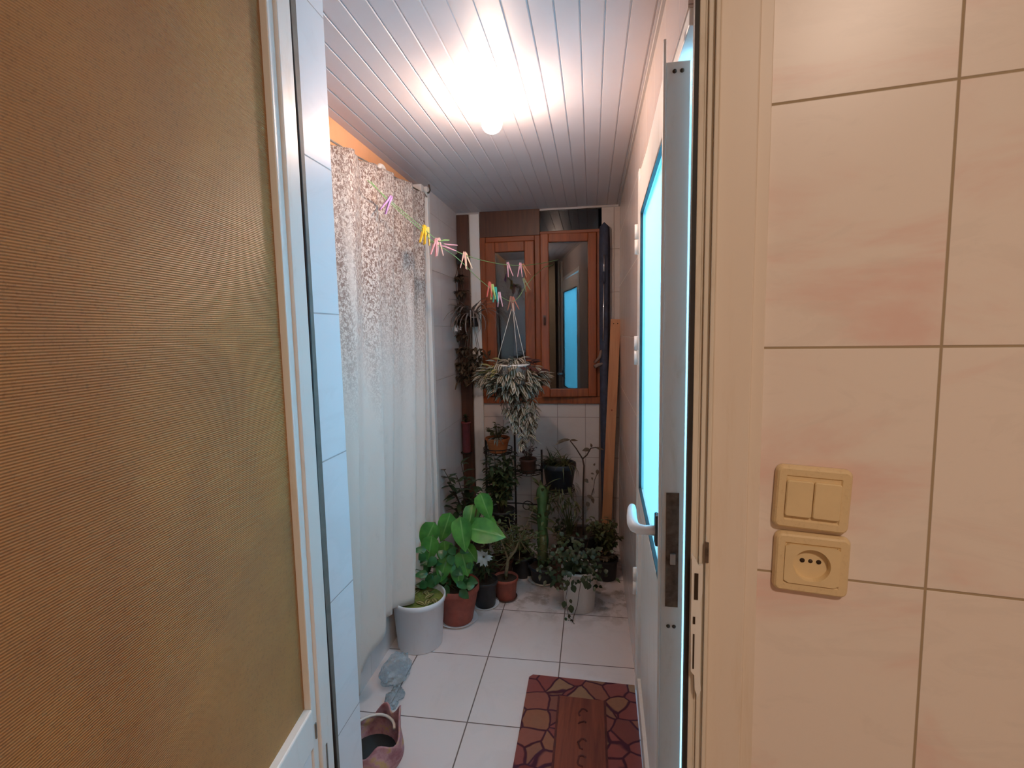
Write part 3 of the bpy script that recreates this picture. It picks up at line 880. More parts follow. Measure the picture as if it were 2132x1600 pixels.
# 2 white bucket under the curtain
bk = at(838, 1345, 2.08)
o = empty('bucket', (-.778, 2.10, 0), label='white plastic bucket on the floor under the curtain hem', cat='bucket')
MB().lathe([(.0001, 0), (.096, 0), (.100, .004), (.115, .205), (.121, .207), (.122, .228), (.118, .230), (.114, .226), (.096, .02), (.0001, .015)], (0, 0, 0), 48).build('body', M['bucket'], o)
tag(MB().disc((0, 0, .205), .112, 24).build('contents', M['tag'], o), 'dark mossy contents')
mb = MB()
for k in range(9):
    a = R_.uniform(0, 6.28); mb.leaf((R_.uniform(-.04, .08), R_.uniform(-.05, .05), .207), (math.cos(a), math.sin(a), .15), (0, 0, 1), .06, .03, .3, .2)
tag(mb.build('leaf_litter', M['leaf_stripe_y'], o), 'yellowing leaves inside')
# 3 dark pot with silvery leaves
p = (-.548, 2.45)
saucer(p[0], p[1], .072, M['bucket'], 'white saucer under the small black pot')
g = potted('potted_plant', 'small black pot on white saucer with a silvery white rosette', 'potted plant', p[0], p[1], .0045, .068, .050, .135, M['dark_pot'])
bush(g, 6, M['leaf_dark'], M['stem_dark'], R_, (0, 0, .12), .07, .14, 9, .055, .022, 1.0)
mb = MB(); c = at(1007, 1160, 2.33)-Vector(g.location)
for k in range(44):
    a = R_.uniform(0, 6.28); mb.leaf(c+Vector((.006*math.cos(a), 0, .006*math.sin(a))), Vector((math.cos(a), -R_.uniform(.1, 1.2), math.sin(a))), (0, -1, .3), R_.uniform(.026, .048), .014, .3, .2, None, 2, 4)
tag(mb.build('foliage', M['leaf_silver'], g), 'silvery white rosette')
MB().tube(curve_pts((0, 0, .12), c, (0, 0, .03), 6), .003, 6).build('stem', M['stem'], g)
# 4 terracotta small pot with crooked pale stem
p = (-.452, 2.53)
saucer(p[0], p[1], .06, M['brown_pot'], 'brown saucer under the small terracotta pot')
g = potted('potted_plant', 'jade tree with pale crooked stem in a small terracotta pot', 'potted plant', p[0], p[1], .0045, .066, .048, .115, M['terracotta'])
lf, st = MB(), MB(); o0 = Vector(g.location)
trunk = [at(1053, 1208, 2.53)-o0, at(1055, 1185, 2.52)-o0, at(1058, 1165, 2.50)-o0, at(1072, 1148, 2.50)-o0, at(1082, 1125, 2.50)-o0]
st.tube(trunk, [.010, .009, .008, .006, .004], 8)
st.tube([trunk[2], at(1050, 1142, 2.5)-o0, at(1040, 1118, 2.48)-o0], [.006, .005, .003], 7)
for k in range(260):
    px = R_.gauss(1062, 30); py = R_.gauss(1125, 24)
    q = at(px, py, R_.uniform(2.46, 2.62))-o0; a = R_.uniform(0, 6.28)
    lf.leaf(q, (math.cos(a), math.sin(a)-.5, R_.uniform(-.3, .9)), (0, 0, 1), R_.uniform(.022, .036), R_.uniform(.014, .022), .3, .25, None, 2, 3)
    if k % 6 == 0: st.tube([trunk[4 if px > 1062 else 3], q], .0016, 4)
st.build('stem', M['stem_pale'], g); lf.build('foliage', M['leaf_jade'], g)
# 5 brown pot behind it
g = potted('potted_plant', 'terracotta pot with dark foliage standing behind the jade tree', 'potted plant', -.515, 2.72, 0, .075, .055, .13, M['brown_pot'])
bush(g, 7, M['leaf_olive'], M['stem_dark'], R_, (0, 0, .12), .10, .20, 10, .04, .02, .8)
# 6 cactus in bowl
p = (-.276, 2.75)
saucer(p[0], p[1], .090, M['ivory_bucket'], 'ivory saucer under the tall green cactus')
g = potted('potted_cactus', 'tall green column cactus with leafy top in a dark bowl on ivory saucer', 'potted cactus', p[0], p[1], .0045, .085, .062, .09, M['navy_pot'])
cz = []; n = 18
prof = [(.026+.003*math.sin(i*1.3), .07+(.52-.07)*i/(n-1)) for i in range(n)]; prof += [(.018, .535), (.006, .545), (.0001, .546)]
MB().lathe(prof, (0, 0, 0), 20, ribs=.16).build('column', M['cactus'], g)
mb = MB(); mb.tube([(0, -.005, .07), (.004, -.035, .14), (.006, -.036, .27)], [.016, .024, .020], 10); mb.tube([(0, .0, .36), (.03, -.02, .40), (.035, -.02, .44)], [.010, .013, .009], 8)
mb.build('side_column', M['leaf_olive'], g)
mb = MB()
for k in range(30):
    a = R_.uniform(0, 6.28); z = .30+.25*R_.random()
    mb.leaf((.024*math.cos(a), .024*math.sin(a), z), (math.cos(a), math.sin(a), R_.uniform(.2, 1.2)), (0, 0, 1), R_.uniform(.07, .11), .02, .5, .2, None, 2, 5)
mb.build('foliage', M['leaf_olive'], g)
bush(g, 9, M['leaf_jade'], M['stem'], R_, (0, 0, .08), .13, .13, 8, .026, .016, .5, .002, names=('ground_stem', 'ground_foliage'))
# 7 ivory bucket with ivy
p = (-.066, 2.49)
g = empty('potted_ivy', (p[0], p[1], 0), label='ivy with one long trailing strand in a tall ivory bucket', cat='potted plant')
MB().lathe([(.0001, 0), (.072, 0), (.075, .003), (.088, .200), (.092, .202), (.092, .214), (.088, .215), (.080, .19), (.0001, .19)], (0, 0, 0), 40).build('bucket', M['ivory_bucket'], g)
MB().disc((0, 0, .196), .084, 24).build('soil', M['soil'], g)
lf, st = MB(), MB(); o0 = Vector(g.location)
for k in range(330):
    px = R_.gauss(1198, 29); py = min(1222, R_.gauss(1172, 26)); q = at(px, py, R_.uniform(2.37, 2.52))-o0; a = R_.uniform(0, 6.28)
    lf.leaf(q, (math.cos(a), -abs(math.sin(a)), R_.uniform(-1., .3)), (0, -.6, 1), R_.uniform(.018, .036), R_.uniform(.014, .026), .4, .2, None, 2, 4)
    if k % 5 == 0: st.tube(curve_pts((R_.uniform(-.04, .04), R_.uniform(-.04, .04), .19), q, (0, 0, .03), 6), .0013, 4)
strand = [at(1212, 1200, 2.39), at(1206, 1232, 2.375), at(1202, 1262, 2.37), at(1194, 1285, 2.36), at(1190, 1300, 2.34)]
st.tube([q-o0 for q in strand], .0014, 5)
s2 = [at(1190, 1200, 2.39), at(1183, 1215, 2.38), at(1178, 1245, 2.37), at(1180, 1262, 2.36), at(1184, 1285, 2.35), at(1196, 1300, 2.33)]
st.tube([q-o0 for q in s2], .0014, 5)
for px, py, L in ((1176, 1256, .035), (1187, 1252, .022), (1188, 1264, .040), (1192, 1222, .040), (1182, 1212, .035), (1222, 1214, .04), (1228, 1218, .036), (1212, 1206, .03), (1165, 1203, .028),
                  (1186, 1284, .020), (1178, 1290, .018), (1190, 1294, .024), (1196, 1298, .022), (1200, 1303, .024), (1184, 1296, .018)):
    q = at(px, py-4, 2.355)-o0; lf.leaf(q, (R_.uniform(-.4, .4), -.3, -1), (0, -1, .2), L, L*.75, .2, .15, None, 2, 4)
st.build('stem', M['stem_dark'], g); lf.build('foliage', M['leaf_dark'], g)
# 8 fern-like plant in the right corner
g = potted('potted_plant', 'bushy dark plant in a dark pot in the right corner by the glazed door', 'potted plant', .075, 2.82, 0, .07, .055, .12, M['dark_pot'])
bush(g, 20, M['leaf_olive'], M['stem_dark'], R_, (0, 0, .11), .11, .26, 18, .042, .020, .9, lean=(-.01, -.04))
bush(g, 9, M['leaf_brown'], M['stem_dark'], R_, (0, 0, .11), .10, .06, 12, .035, .018, .9, lean=(-.01, -.05), names=('trailing_stem', 'trailing_foliage'))
# 9 tall leggy plant
g = potted('potted_plant', 'tall leggy plant with bare forking stem in a dark pot behind the ivory bucket', 'potted plant', -.062, 2.88, 0, .105, .078, .245, M['dark_pot'])
o0 = Vector(g.location); st, lf = MB(), MB()
t1 = [at(1214, 1130, 2.86), at(1214, 1085, 2.85), at(1214, 1040, 2.84), at(1215, 1000, 2.83), at(1216, 970, 2.83), at(1213, 956, 2.83)]
st.tube([q-o0 for q in t1], [.007, .0065, .006, .0055, .005, .0045], 8)
st.tube([q-o0 for q in (t1[-1], at(1200, 935, 2.83), at(1187, 918, 2.82))], [.004, .0035, .003], 7)
st.tube([q-o0 for q in (t1[-1], at(1222, 948, 2.83), at(1230, 934, 2.83), at(1240, 932, 2.83), at(1248, 936, 2.83))], [.004, .004, .0035, .003, .0025], 7)
st.tube([q-o0 for q in (at(1236, 1015, 2.88), at(1238, 1000, 2.88), at(1244, 985, 2.88))], .0018, 5)
st.tube([q-o0 for q in (t1[1], at(1205, 1075, 2.84), at(1200, 1095, 2.82), at(1199, 1120, 2.82))], .0028, 6)
for px, py, dx, dy, L, W_ in ((1187, 916, -1, 0, .075, .020), (1187, 917, 1, -.05, .045, .016), (1180, 916, -1, .3, .08, .014), (1228, 936, -1, .05, .045, .026), (1232, 932, -.2, -.8, .025, .014),
                              (1240, 932, 1, .2, .05, .014), (1217, 998, .6, .5, .03, .024), (1222, 1032, .8, .3, .045, .02), (1232, 1035, .3, 1, .04, .02), (1222, 1045, .3, 1, .035, .026),
                              (1228, 1052, -.4, .6, .04, .012), (1230, 986, .8, .1, .02, .012), (1236, 970, .3, -.6, .016, .012), (1243, 978, .1, 1, .03, .02), (1232, 994, .2, .8, .018, .01)):
    lf.leaf(at(px, py, 2.83)-o0, RX*dx-UX*dy-FX*.3, -FX+UX*.8, L, W_, .3, .2, None, 2, 5)
for k in range(4): st.tube([q-o0 for q in curve_pts(at(1236, 1015, 2.86), at(1228+3*k, 1040-4*k, 2.85), (0, 0, 0), 4)], .0012, 4)
st.build('stem', M['stem_dark'], g); lf.build('foliage', M['leaf_brown'], g)
grass(g, 26, M['leaf_olive'], R_, (-.07, -.03, .235), .24, .007, .5, .5)
g2 = potted('potted_plant', 'small brown pot with thin stems left of the tall leggy plant', 'potted plant', -.165, 2.70, 0, .062, .05, .20, M['brown_pot'])
bush(g2, 8, M['leaf_olive'], M['stem'], R_, (0, 0, .19), .07, .15, 7, .03, .012, .6, .0018)

# 10 wire plant stand
ps = empty('plant_stand', (-.45, 2.93, 0), label='tall black wire plant stand with round shelves below the window', cat='plant stand'); o0 = Vector(ps.location)
pA, pB, pC = (-.636, 2.97), (-.462, 2.99), (-.298, 2.97)
for (px, py), top in ((pA, .765), (pB, .80), (pC, .70)):
    MB().tube([(px-o0.x, py-o0.y, 0), (px-o0.x, py-o0.y, top)], .006, 8).build('post', M['wire'], ps)
shelf_def = [(-.555, 2.93, .690, .085), (-.375, 2.93, .572, .080), (-.190, 2.92, .470, .085), (-.535, 2.90, .235, .085)]
for sx_, sy_, sz_, r in shelf_def:
    mb = MB(); c = Vector((sx_, sy_, sz_))-o0
    for rr_, zz in ((r, 0), (r, .028), (r*.5, 0)):
        mb.tube([c+Vector((rr_*math.cos(2*PI*k/24), rr_*math.sin(2*PI*k/24), zz)) for k in range(25)], .0025, 6)
    for k in range(6):
        a = PI*k/6
        mb.tube([c+Vector((-r*math.cos(a), -r*math.sin(a), 0)), c+Vector((r*math.cos(a), r*math.sin(a), 0))], .002, 5)
        for s in (0, PI): mb.tube([c+Vector((r*math.cos(a+s), r*math.sin(a+s), 0)), c+Vector((r*math.cos(a+s), r*math.sin(a+s), .028))], .0018, 5)
    near = min((pA, pB, pC), key=lambda q: (q[0]-sx_)**2+(q[1]-sy_)**2); q = Vector((near[0], near[1], sz_+.01))-o0
    mb.tube([c+Vector((0, 0, .0)), q], .004, 6)
    mb.build('shelf', M['wire'], ps)
MB().tube([Vector((*pA, .02))-o0, Vector((*pB, .02))-o0, Vector((*pC, .02))-o0], .004, 6).build('brace', M['wire'], ps)
mb = MB(); mb.tube([Vector((*pA, .36))-o0, Vector((*pB, .36))-o0, Vector((*pC, .36))-o0], .004, 6)
mb.build('brace', M['wire'], ps)
sc_ = MB()
for k in range(14):
    a = k*.55; sc_.tube([Vector((-.385+(.038-.002*k)*math.cos(a), 2.94, .36+(.038-.002*k)*math.sin(a)))-o0, Vector((-.385+(.038-.002*(k+1))*math.cos(a+.55), 2.94, .36+(.038-.002*(k+1))*math.sin(a+.55)))-o0], .003, 5)
sc_.build('scroll', M['wire'], ps)
# pots on the stand
x_, y_, z_, r = shelf_def[0]
g = potted('potted_plant', 'orange terracotta pot with mixed foliage on the top left shelf of the wire stand', 'potted plant', x_, y_, z_+.0028, .074, .050, .088, M['terra_orange'], rim=.01)
bush(g, 10, M['leaf_olive'], M['stem'], R_, (0, 0, .075), .09, .11, 9, .035, .018, .8)
mb = MB()
for k in range(9):
    a = R_.uniform(-2.2, -.6); mb.leaf((.03*math.cos(a), .055*math.sin(a), .095), (math.cos(a), math.sin(a), R_.uniform(-.7, .3)), (0, 0, 1), .055, .013, .6, .2)
tag(mb.build('foliage', M['leaf_stripe'], g), 'white striped leaves')
x_, y_, z_, r = shelf_def[1]
g = potted('potted_plant', 'brown square-looking pot with reddish sprig on the middle shelf of the wire stand', 'potted plant', x_, y_, z_+.0028, .052, .042, .082, M['brown_pot'])
bush(g, 6, M['leaf_purple'], M['stem_dark'], R_, (0, 0, .07), .065, .10, 8, .028, .014, .8)
x_, y_, z_, r = shelf_def[2]
g = potted('hanging_planter', 'dark navy planter with spiky grass spilling over, right on the wire stand', 'potted plant', x_, y_, z_+.0028, .098, .070, .165, M['navy_pot'], rim=.03)
grass(g, 60, M['leaf_dark'], R_, (-.04, -.01, .15), .13, .008, .8, 1.6)
grass(g, 40, M['leaf_olive'], R_, (.03, -.02, .15), .15, .008, 1.2, 2.6)
mb = MB()
for k in range(60):
    a = R_.uniform(-3.4, .3); r0 = .09
    b0 = Vector((r0*math.cos(a), r0*math.sin(a)-.005, R_.uniform(-.06, .05)))
    mb.leaf(b0, (math.cos(a)*.5, math.sin(a)*.5, R_.uniform(-1, -.1)), (0, 0, 1), R_.uniform(.03, .07), .009, .8, .2, None, 2, 4)
for k in range(50):
    mb.leaf((R_.uniform(-.10, .11), R_.uniform(-.10, -.06), R_.uniform(-.09, -.01)), (R_.uniform(-1, 1), -.4, R_.uniform(-1, .3)), (0, 0, 1), R_.uniform(.03, .06), .010, .8, .2, None, 2, 4)
tag(mb.build('trailing_foliage', M['leaf_olive'], g), 'trailing shoots hanging below the planter')
x_, y_, z_, r = shelf_def[3]
g = potted('potted_plant', 'large dark bushy plant in a black pot on the lowest shelf of the wire stand', 'potted plant', x_, y_, z_+.0028, .082, .062, .115, M['dark_pot'])
bush(g, 24, M['leaf_dark'], M['stem_dark'], R_, (0, 0, .10), .13, .36, 20, .062, .026, .9, lean=(0, -.03))
bush(g, 10, M['leaf_olive'], M['stem_dark'], R_, (0, -.02, .10), .10, .26, 14, .05, .024, .9, lean=(.02, -.04), names=('side_stem', 'side_foliage'))
# dark shrub behind the green plant
g = potted('potted_shrub', 'dark glossy shrub with arching shoots behind the big green plant', 'potted plant', -.70, 2.80, 0, .10, .075, .17, M['dark_pot'])
o0 = Vector(g.location); st, lf = MB(), MB()
for px, py in ((960, 965), (925, 980), (990, 1000), (935, 1010), (965, 1040), (945, 1060), (985, 1060), (1005, 1045), (950, 990), (975, 1015)):
    tip = at(px, py, R_.uniform(2.68, 2.80))-o0; pts = curve_pts((0, 0, .16), tip, (.02, 0, .06), 9); st.tube(pts, [.005-.0004*i for i in range(9)], 6)
    for k in range(13):
        i = R_.randint(4, 8); a = R_.uniform(0, 6.28)
        lf.leaf(pts[i], (math.cos(a), math.sin(a), R_.uniform(-.3, .7)), (0, 0, 1), R_.uniform(.05, .085), R_.uniform(.024, .034), .4, .15, None, 2, 5)
st.build('stem', M['stem_dark'], g); lf.build('foliage', M['leaf_dark'], g)
# low filler plants seen between the front pots
for x_, y_, lab, lm_, hh in ((-.40, 2.80, 'low olive leaved plant in a dark pot left of the cactus', 'leaf_olive', .17), (-.155, 2.93, 'dark plant in a black pot deep behind the cactus', 'leaf_dark', .2)):
    g = potted('potted_plant', lab, 'potted plant', x_, y_, 0, .07, .055, .12, M['dark_pot'])
    bush(g, 12, M[lm_], M['stem_dark'], R_, (0, 0, .11), .11, hh, 12, .034, .02, .7)
# maroon pot on the left wall with a small cactus
g = potted('potted_plant', 'slim maroon pot with a small dark plant, fixed at the left back corner', 'potted plant', -.812, 3.19, .625, .032, .026, .20, M['maroon_pot'], rim=.008)
mb = MB()
for k in range(40):
    a = R_.uniform(0, 6.28); mb.leaf((0, 0, .18+R_.uniform(0, .06)), (math.cos(a), math.sin(a), R_.uniform(0, 1.)), (0, 0, 1), R_.uniform(.02, .035), .013, .4)
mb.build('foliage', M['leaf_dark'], g)
mb = MB(); mb.tube([(0, 0, -.004), (0, .035, -.004)], .004, 6)
mb.tube([(.036*math.cos(2*PI*k/20), .036*math.sin(2*PI*k/20)-.0, -.003) for k in range(21)], .003, 6)
mb.build('bracket', M['wire'], g)

# 17 hanging basket
hk = on_line(1067, 636)
hb_ = empty('hanging_basket', tuple(hk), label='hanging basket of white striped spiderwort on white cords before the window', cat='hanging plant'); o0 = Vector(hk)
yb = hk.y
pc = at(1068, 778, yb)-o0
MB().lathe([(.0001, -.06), (.060, -.06), (.064, -.055), (.088, .040), (.092, .042), (.092, .052), (.086, .052), (.080, .03), (.0001, .03)], tuple(pc), 36).build('pot', M['ivory_bucket'], hb_)
mb = MB()
for a in (200, 330, 80):
    a = math.radians(a); e = pc+Vector((.089*math.cos(a), .089*math.sin(a), .050)); mb.tube([(0, 0, 0), e], .0016, 6)
mb.tube([(0, 0, .012), (.003, 0, -.03)], .005, 8)
mb.build('cord', M['rope_white'], hb_)
lf, lfy, lfp, st = MB(), MB(), MB(), MB()
for k in range(620):
    a = R_.uniform(0, 6.28); rr_ = R_.random()**.6; up = R_.random()
    x_ = .165*rr_*math.cos(a); y_ = .135*rr_*math.sin(a)
    zt = .085-.09*rr_**2; zb = -.20*(1-rr_*.75); z_ = zb+(zt-zb)*up
    if abs(x_) < .07 and abs(y_) < .07 and z_ > -.06 and z_ < .04: continue
    p = pc+Vector((x_, y_, z_+.01)); d = Vector((math.cos(a)*.8, math.sin(a)*.8, R_.uniform(-.9, .5)))
    tgt = lfy if (x_ < -.05 and z_ > .0 and R_.random() < .6) else (lfp if (x_ > .05 and z_ > 0 and R_.random() < .6) else lf)
    tgt.leaf(p, d, (R_.uniform(-.3, .3), -.3, 1), R_.uniform(.05, .074), R_.uniform(.026, .034), .5, .2, None, 4, 4)
for k in range(34):
    a = R_.uniform(0, 6.28); q = pc+Vector((.085*math.cos(a), .085*math.sin(a), .055)); e = pc+Vector((R_.uniform(-.10, .10), R_.uniform(-.11, 0), R_.uniform(-.24, -.12)))
    st.tube(curve_pts(q, e, (.05*math.cos(a), .05*math.sin(a), .06), 8), .0014, 4)
for px0, py0, px1, py1 in ((1075, 840, 1088, 925), (1090, 840, 1108, 915), (1105, 830, 1112, 880), (1060, 850, 1070, 890), (1085, 850, 1098, 905)):
    a0, a1 = at(px0, py0, yb-.06)-o0, at(px1, py1, yb-.04)-o0; pts = curve_pts(a0, a1, (.01, 0, .01), 9); st.tube(pts, .0014, 4)
    for q in pts:
        for s in range(5):
            a = R_.uniform(0, 6.28); lf.leaf(q+Vector((R_.uniform(-.012, .012), 0, 0)), (math.cos(a), math.sin(a), R_.uniform(-1.2, .1)), (0, -.3, 1), R_.uniform(.038, .056), .019, .5, .2, None, 4, 4)
lf.build('foliage', M['leaf_stripe'], hb_); tag(lfy.build('foliage', M['leaf_stripe_y'], hb_), 'yellow green leaves at the left'); tag(lfp.build('foliage', M['leaf_purple'], hb_), 'purple leaves at the right')
st.build('stem', M['stem_dark'], hb_)

# vines in the left back corner
v1 = empty('wall_planter', (-.805, 3.13, 1.86), label='dark climbing vine trailing down the left back corner from a small planter', cat='hanging plant'); o0 = Vector(v1.location)
MB().lathe(pot_prof(.036, .028, .06, .01), (0, .03, -.03), 24).build('pot', M['dark_pot'], v1)
st, lf = MB(), MB()
for k in range(5):
    pts = [Vector((R_.uniform(-.01, .01)+.012*(k-2), R_.uniform(-.02, .02), -.02-.09*i)) for i in range(9)]; pts[0] = Vector((0, .03, .03))
    st.tube(pts, .0018, 5)
    for q in pts[1:]:
        for s in range(4):
            a = R_.uniform(0, 6.28); lf.leaf(q, (math.cos(a)*.8, math.sin(a)-.3, R_.uniform(-.8, .5)), (0, 0, 1), R_.uniform(.04, .065), .03, .5, .2, None, 2, 4)
st.build('stem', M['stem_dark'], v1); lf.build('foliage', M['leaf_brown'], v1)
v2 = empty('wall_planter', (-.735, 3.12, 1.50), label='grey leaved drooping spider plant left of the wooden window', cat='hanging plant')
MB().lathe(pot_prof(.034, .026, .055, .01), (0, .04, -.06), 24).build('pot', M['dark_pot'], v2)
grass(v2, 60, M['leaf_grey'], R_, (0, .0, 0), .30, .011, .9, 3.0)
mb = MB()
for k in range(230):
    a = R_.uniform(0, 6.28); mb.leaf((R_.gauss(.0, .045), R_.gauss(-.01, .03), R_.uniform(-.42, -.18)), (math.cos(a), math.sin(a), R_.uniform(-.8, .5)), (0, 0, 1), R_.uniform(.035, .06), .020, .5, .2, None, 2, 4)
for k in range(9): mb.tube(curve_pts((0, 0, -.02), (R_.uniform(-.07, .09), R_.uniform(-.05, .02), R_.uniform(-.42, -.22)), (0, -.03, .05), 7), .0015, 4)
tag(mb.build('trailing_foliage', M['leaf_brown'], v2), 'dark trailing shoots below')
mb = MB(); mb.box(0, .016, -.02, .02, -.022, .022); mb.tube([(.012, 0, -.005), (.034, 0, -.012), (.034, 0, .006)], .006, 8)
tag(mb.build('wall_hook', M['white_plastic'], None, (-.85, 3.15, 1.435)), 'white plastic hook on the left wall by the corner vines', 'hook')

# ------------------------------------------------------------------ things at the right of the window
pk = empty('wooden_plank', (0, 0, 0), label='light pine plank leaning upright in the right back corner', cat='plank')
b = at(1282, 665, 3.19); a = at(1262, 1110, 3.165); a = b+(a-b)*(b.z/(b.z-a.z))
bevel(MB().obox(a, b, .060, .022, (0, 1, 0)).build('board', M['plank'], pk), .002)
ctr = a.lerp(b, .985)
for s in (-1, 1): MB().tube([ctr+Vector((s*.012, -.009, -.004)), ctr+Vector((s*.012, -.0125, -.004))], .0035, 8).build('nail_hole', M['hole'], pk)
MB().tube([a.lerp(b, .62)+Vector((0, -.010, 0)), a.lerp(b, .62)+Vector((0, -.013, 0))], .005, 8).build('knot', M['terracotta'], pk)
mb = MB(); mb.obox((.060, 3.215, 0), (.067, 3.228, .935), .045, .022, (0, 1, 0))
tag(bevel(mb.build('wooden_board', M['old_board']), .002), 'grey brown narrow board standing just left of the pine plank', 'plank')
dr = empty('folded_parasol', (.066, 3.195, 0), label='tall dark blue folded item with a chrome rod behind the plank', cat='parasol')
mb = MB(); mb.lathe([(.0001, .10), (.012, .12), (.020, .5), (.026, 1.2), (.029, 1.9), (.026, 2.02), (.0001, 2.05)], (.010, 0, 0), 14, ribs=.2)
mb.build('fabric', M['navy'], dr)
MB().tube([(.002, -.034, 1.335), (.006, -.034, 1.70)], .0045, 10).build('rod', M['chrome'], dr)
MB().tube([(.006, -.034, 1.72), (.008, -.034, 1.85)], .0040, 10).build('rod', M['chrome'], dr)
MB().tube([(.0055, -.034, 1.69), (.0065, -.034, 1.75)], .009, 10).build('collar', M['navy'], dr)
mb = MB(); mb.tube([(.013, -.004, 1.28), (.004, -.006, 1.20), (-.03, -.02, 1.19), (-.05, -.03, 1.18)], .012, 8)
mb.tube([(0, 0, 1.31), (-.02, -.02, 1.235), (-.05, -.03, 1.205)], .009, 8)
mb.build('strap', M['old_board'], dr)

# ------------------------------------------------------------------ floor things on the left
def blob(fn, nu, nv): 
    vs = []; fs = []
    for j in range(nv+1):
        for i in range(nu): vs.append(fn(i/nu, j/nv))
    for j in range(nv):
        for i in range(nu): fs.append((j*nu+i, j*nu+(i+1) % nu, (j+1)*nu+(i+1) % nu, (j+1)*nu+i))
    return vs, fs


from mathutils import noise as mn


def bagfn(sx, sy, sz, seed, amp=.25, freq=3.):
    def fn(u, v):
        th = 2*PI*u; ph = PI*v; n = Vector((math.cos(th)*math.sin(ph), math.sin(th)*math.sin(ph), math.cos(ph)))
        k = 1+amp*mn.noise(n*freq+Vector((seed, 0, 0)))+amp*.6*mn.noise(n*freq*2.7+Vector((0, seed, 0)))
        p = Vector((n.x*sx, n.y*sy, n.z*sz))*k; p.z = max(p.z+sz*.8, 0.001); return p
    return fn


bg = empty('plastic_bag', (-.800, 1.86, 0), label='crumpled clear plastic bag on the floor under the near curtain', cat='plastic bag')
vs, fs = blob(bagfn(.055, .090, .040, 4.2, .24, 1.8), 48, 30); MB().add(vs, fs, smooth=True).build('bag', M['clear_bag'], bg)
vs, fs = blob(bagfn(.030, .06, .014, 9.1, .5, 2.), 32, 18)
tag(MB().add([(p[0]+.045, p[1]-.13, p[2]) for p in vs], fs, smooth=True).build('bag_neck', M['clear_bag'], bg), 'flattened grey flap')
# pink cloth bag bottom left
cb_ = empty('cloth_bag', (-.705, 1.43, 0), label='pink patterned cloth bag gaping open on the floor at the lower left', cat='bag')
nu, nv = 56, 22; vs = []; fs = []
for j in range(nv+1):
    v = j/nv
    for i in range(nu):
        a = 2*PI*i/nu; r = .085*(.78+.34*math.sin(PI*min(v, .8)/1.25))*(1+.10*math.sin(3*a+2)+.06*math.sin(7*a+v*4))
        z = .145*v*(1+.22*math.sin(a*2+.6)*v+.14*math.sin(a*5)*v)
        vs.append((r*math.cos(a), r*1.05*math.sin(a), z))
for j in range(nv):
    for i in range(nu): fs.append((j*nu+i, j*nu+(i+1) % nu, (j+1)*nu+(i+1) % nu, (j+1)*nu+i))
fs.append(tuple(range(nu))[::-1])
o = MB().add(vs, fs, smooth=True).build('body', M['pink_cloth'], cb_); md = o.modifiers.new('t', 'SOLIDIFY'); md.thickness = .005; md.offset = -1
tag(MB().disc((0, 0, .055), .075, 24).build('contents', M['black_plastic'], cb_), 'dark contents inside the bag')
MB().tube([(.07*math.cos(a), .075*math.sin(a), .125) for a in [PI*.1+PI*1.1*k/14 for k in range(15)]], .005, 6).build('lining', M['ivory_bucket'], cb_)

# ------------------------------------------------------------------ door mat
dm = empty('door_mat', (0, 0, 0), label='reddish doormat printed with stones beside the glazed door', cat='doormat')
vs = [(-.250, 1.926), (.160, 1.915), (.150, 1.22), (-.250, 1.23)]


def slab(poly, z0, z1):
    n = len(poly); v = [(x, y, z0) for x, y in poly]+[(x, y, z1) for x, y in poly]
    return MB().add(v, [tuple(range(n)), tuple(range(2*n-1, n-1, -1))]+[(i, (i+1) % n, n+(i+1) % n, n+i) for i in range(n)])


bevel(slab([(-.253, 1.915), (-.240, 1.930), (.160, 1.918), (.148, 1.22), (-.253, 1.23)], .0005, .010).build('pad', M['mat'], dm), .002)
slab([(-.128, 1.822), (.046, 1.815), (.040, 1.26), (-.132, 1.26)], .0098, .0125).build('centre_panel', M['mat_panel'], dm)
for y0 in (1.74, 1.68, 1.60, 1.53, 1.45, 1.38):
    mb = MB()
    c = Vector((-.035, y0, .0135))
    mb.tube([c+Vector((.016*math.cos(t), .022*math.sin(t), 0)) for t in [R_.uniform(0, 1)+k*.55 for k in range(R_.randint(6, 10))]], .0034, 6)
    mb.build('raised_mark', M['mat_mark'], dm)
mb = MB()
for x0 in (-.128, .044): mb.box(x0-.004, x0+.004, 1.27, 1.815, .0118, .0145)
mb.build('panel_edge', M['mat_mark'], dm)

# ------------------------------------------------------------------ switch and socket on the tiled wall
def wall_thing(name, t, z, tilt, label, cat):
    c, s = math.cos(WALL_A), math.sin(WALL_A)
    o = bpy.data.objects.new(name, None); COL.objects.link(o)
    o.location = (t*c-(ND-.0005)*s, t*s+(ND-.0005)*c, z); o.rotation_euler = (0, tilt, WALL_A)
    return tag(o, label, cat)


s_ = wall_thing('light_switch', .1700, 1.1795, math.radians(2.4), 'yellowed cream double light switch above the socket', 'light switch')
W_, H_ = .0875, .0835
MB().rrect(W_, H_, .009, [(0, 0), (0, -.004), (.0018, -.0085), (.004, -.0105), (.012, -.0105), (.0135, -.0085), (.0145, -.0085)]).build('plate', M['cream_dirty'], s_)
for k, x0 in ((0, -.0158), (1, .0158)):
    MB().rrect(.0306, .0475, .003, [(0, -.006), (0, -.0125), (.0012, -.0138)], x0, 0).build('rocker', M['cream_plastic'], s_)
s_ = wall_thing('wall_socket', .1718, 1.0925, math.radians(1.2), 'yellowed cream round-pin power socket below the light switch', 'socket')
MB().rrect(.0875, .0800, .009, [(0, 0), (0, -.004), (.0018, -.0085), (.004, -.0105), (.012, -.0105), (.0135, -.0085), (.0145, -.0085), (.0145, -.004)], cap=False).build('plate', M['cream_dirty'], s_)
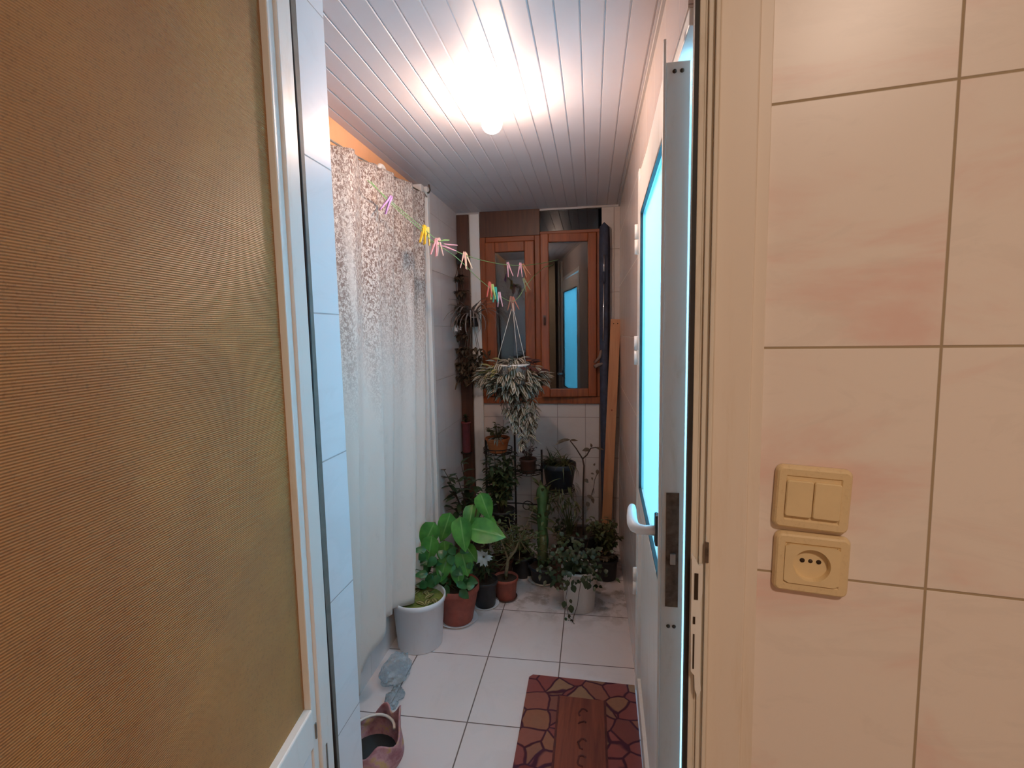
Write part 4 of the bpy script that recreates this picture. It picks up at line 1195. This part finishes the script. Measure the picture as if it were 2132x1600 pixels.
# insert with a round recess
R0 = .0215; seg = 40; vs = []; fs = []
hw, hh = .0315, .0262
for k in range(seg):
    a = 2*PI*k/seg; c_, s0 = math.cos(a), math.sin(a); m_ = 1/max(abs(c_)/hw, abs(s0)/hh)
    vs += [(c_*m_, -.006, s0*m_), (c_*m_, -.0122, s0*m_), (c_*R0, -.0122, s0*R0), (c_*R0*.94, -.0035, s0*R0*.94)]
for k in range(seg):
    k2 = (k+1) % seg
    for q in range(3): fs.append((4*k+q, 4*k2+q, 4*k2+q+1, 4*k+q+1))
fs.append(tuple(4*k+3 for k in range(seg)))
MB().add(vs, fs).build('insert', M['cream_plastic'], s_)
for x0, r0, mm in ((-.0095, .0030, 'hole'), (.0095, .0030, 'hole'), (0, .0026, 'screw')):
    MB().lathe([(r0, 0), (r0, -.0006), (.0001, -.0007)], (x0, -.0034, .003), 16, 'y').build('pin_hole' if mm == 'hole' else 'screw', M[mm], s_)

# ------------------------------------------------------------------ light
def area(name, loc, rot, size, power, col, shape='DISK'):
    l = bpy.data.lights.new(name, 'AREA'); l.shape = shape; l.size = size; l.energy = power; l.color = col
    o = bpy.data.objects.new(name, l); COL.objects.link(o); o.location = loc; o.rotation_euler = rot; return o


area('side_room_lamp', (.95, 1.55, 2.30), (0, math.radians(18), 0), .35, 80, (.27, .67, 1.0))
area('kitchen_lamp', (.45, -.85, 2.52), (0, 0, 0), .25, 22, (1., .78, .62))
wd = bpy.data.worlds.new('world'); SC.world = wd; wd.use_nodes = True
wd.node_tree.nodes['Background'].inputs[0].default_value = (.02, .025, .04, 1); wd.node_tree.nodes['Background'].inputs[1].default_value = .3
vs_ = SC.view_settings; vs_.view_transform = 'Standard'; vs_.look = 'None'; vs_.gamma = 1; vs_.use_curve_mapping = False
vs_.exposure = 0
SC.cycles.use_denoising = True
SC.cycles.max_bounces = 10; SC.cycles.diffuse_bounces = 5; SC.cycles.transparent_max_bounces = 12
SC.cycles.sample_clamp_indirect = 8; SC.cycles.caustics_reflective = False
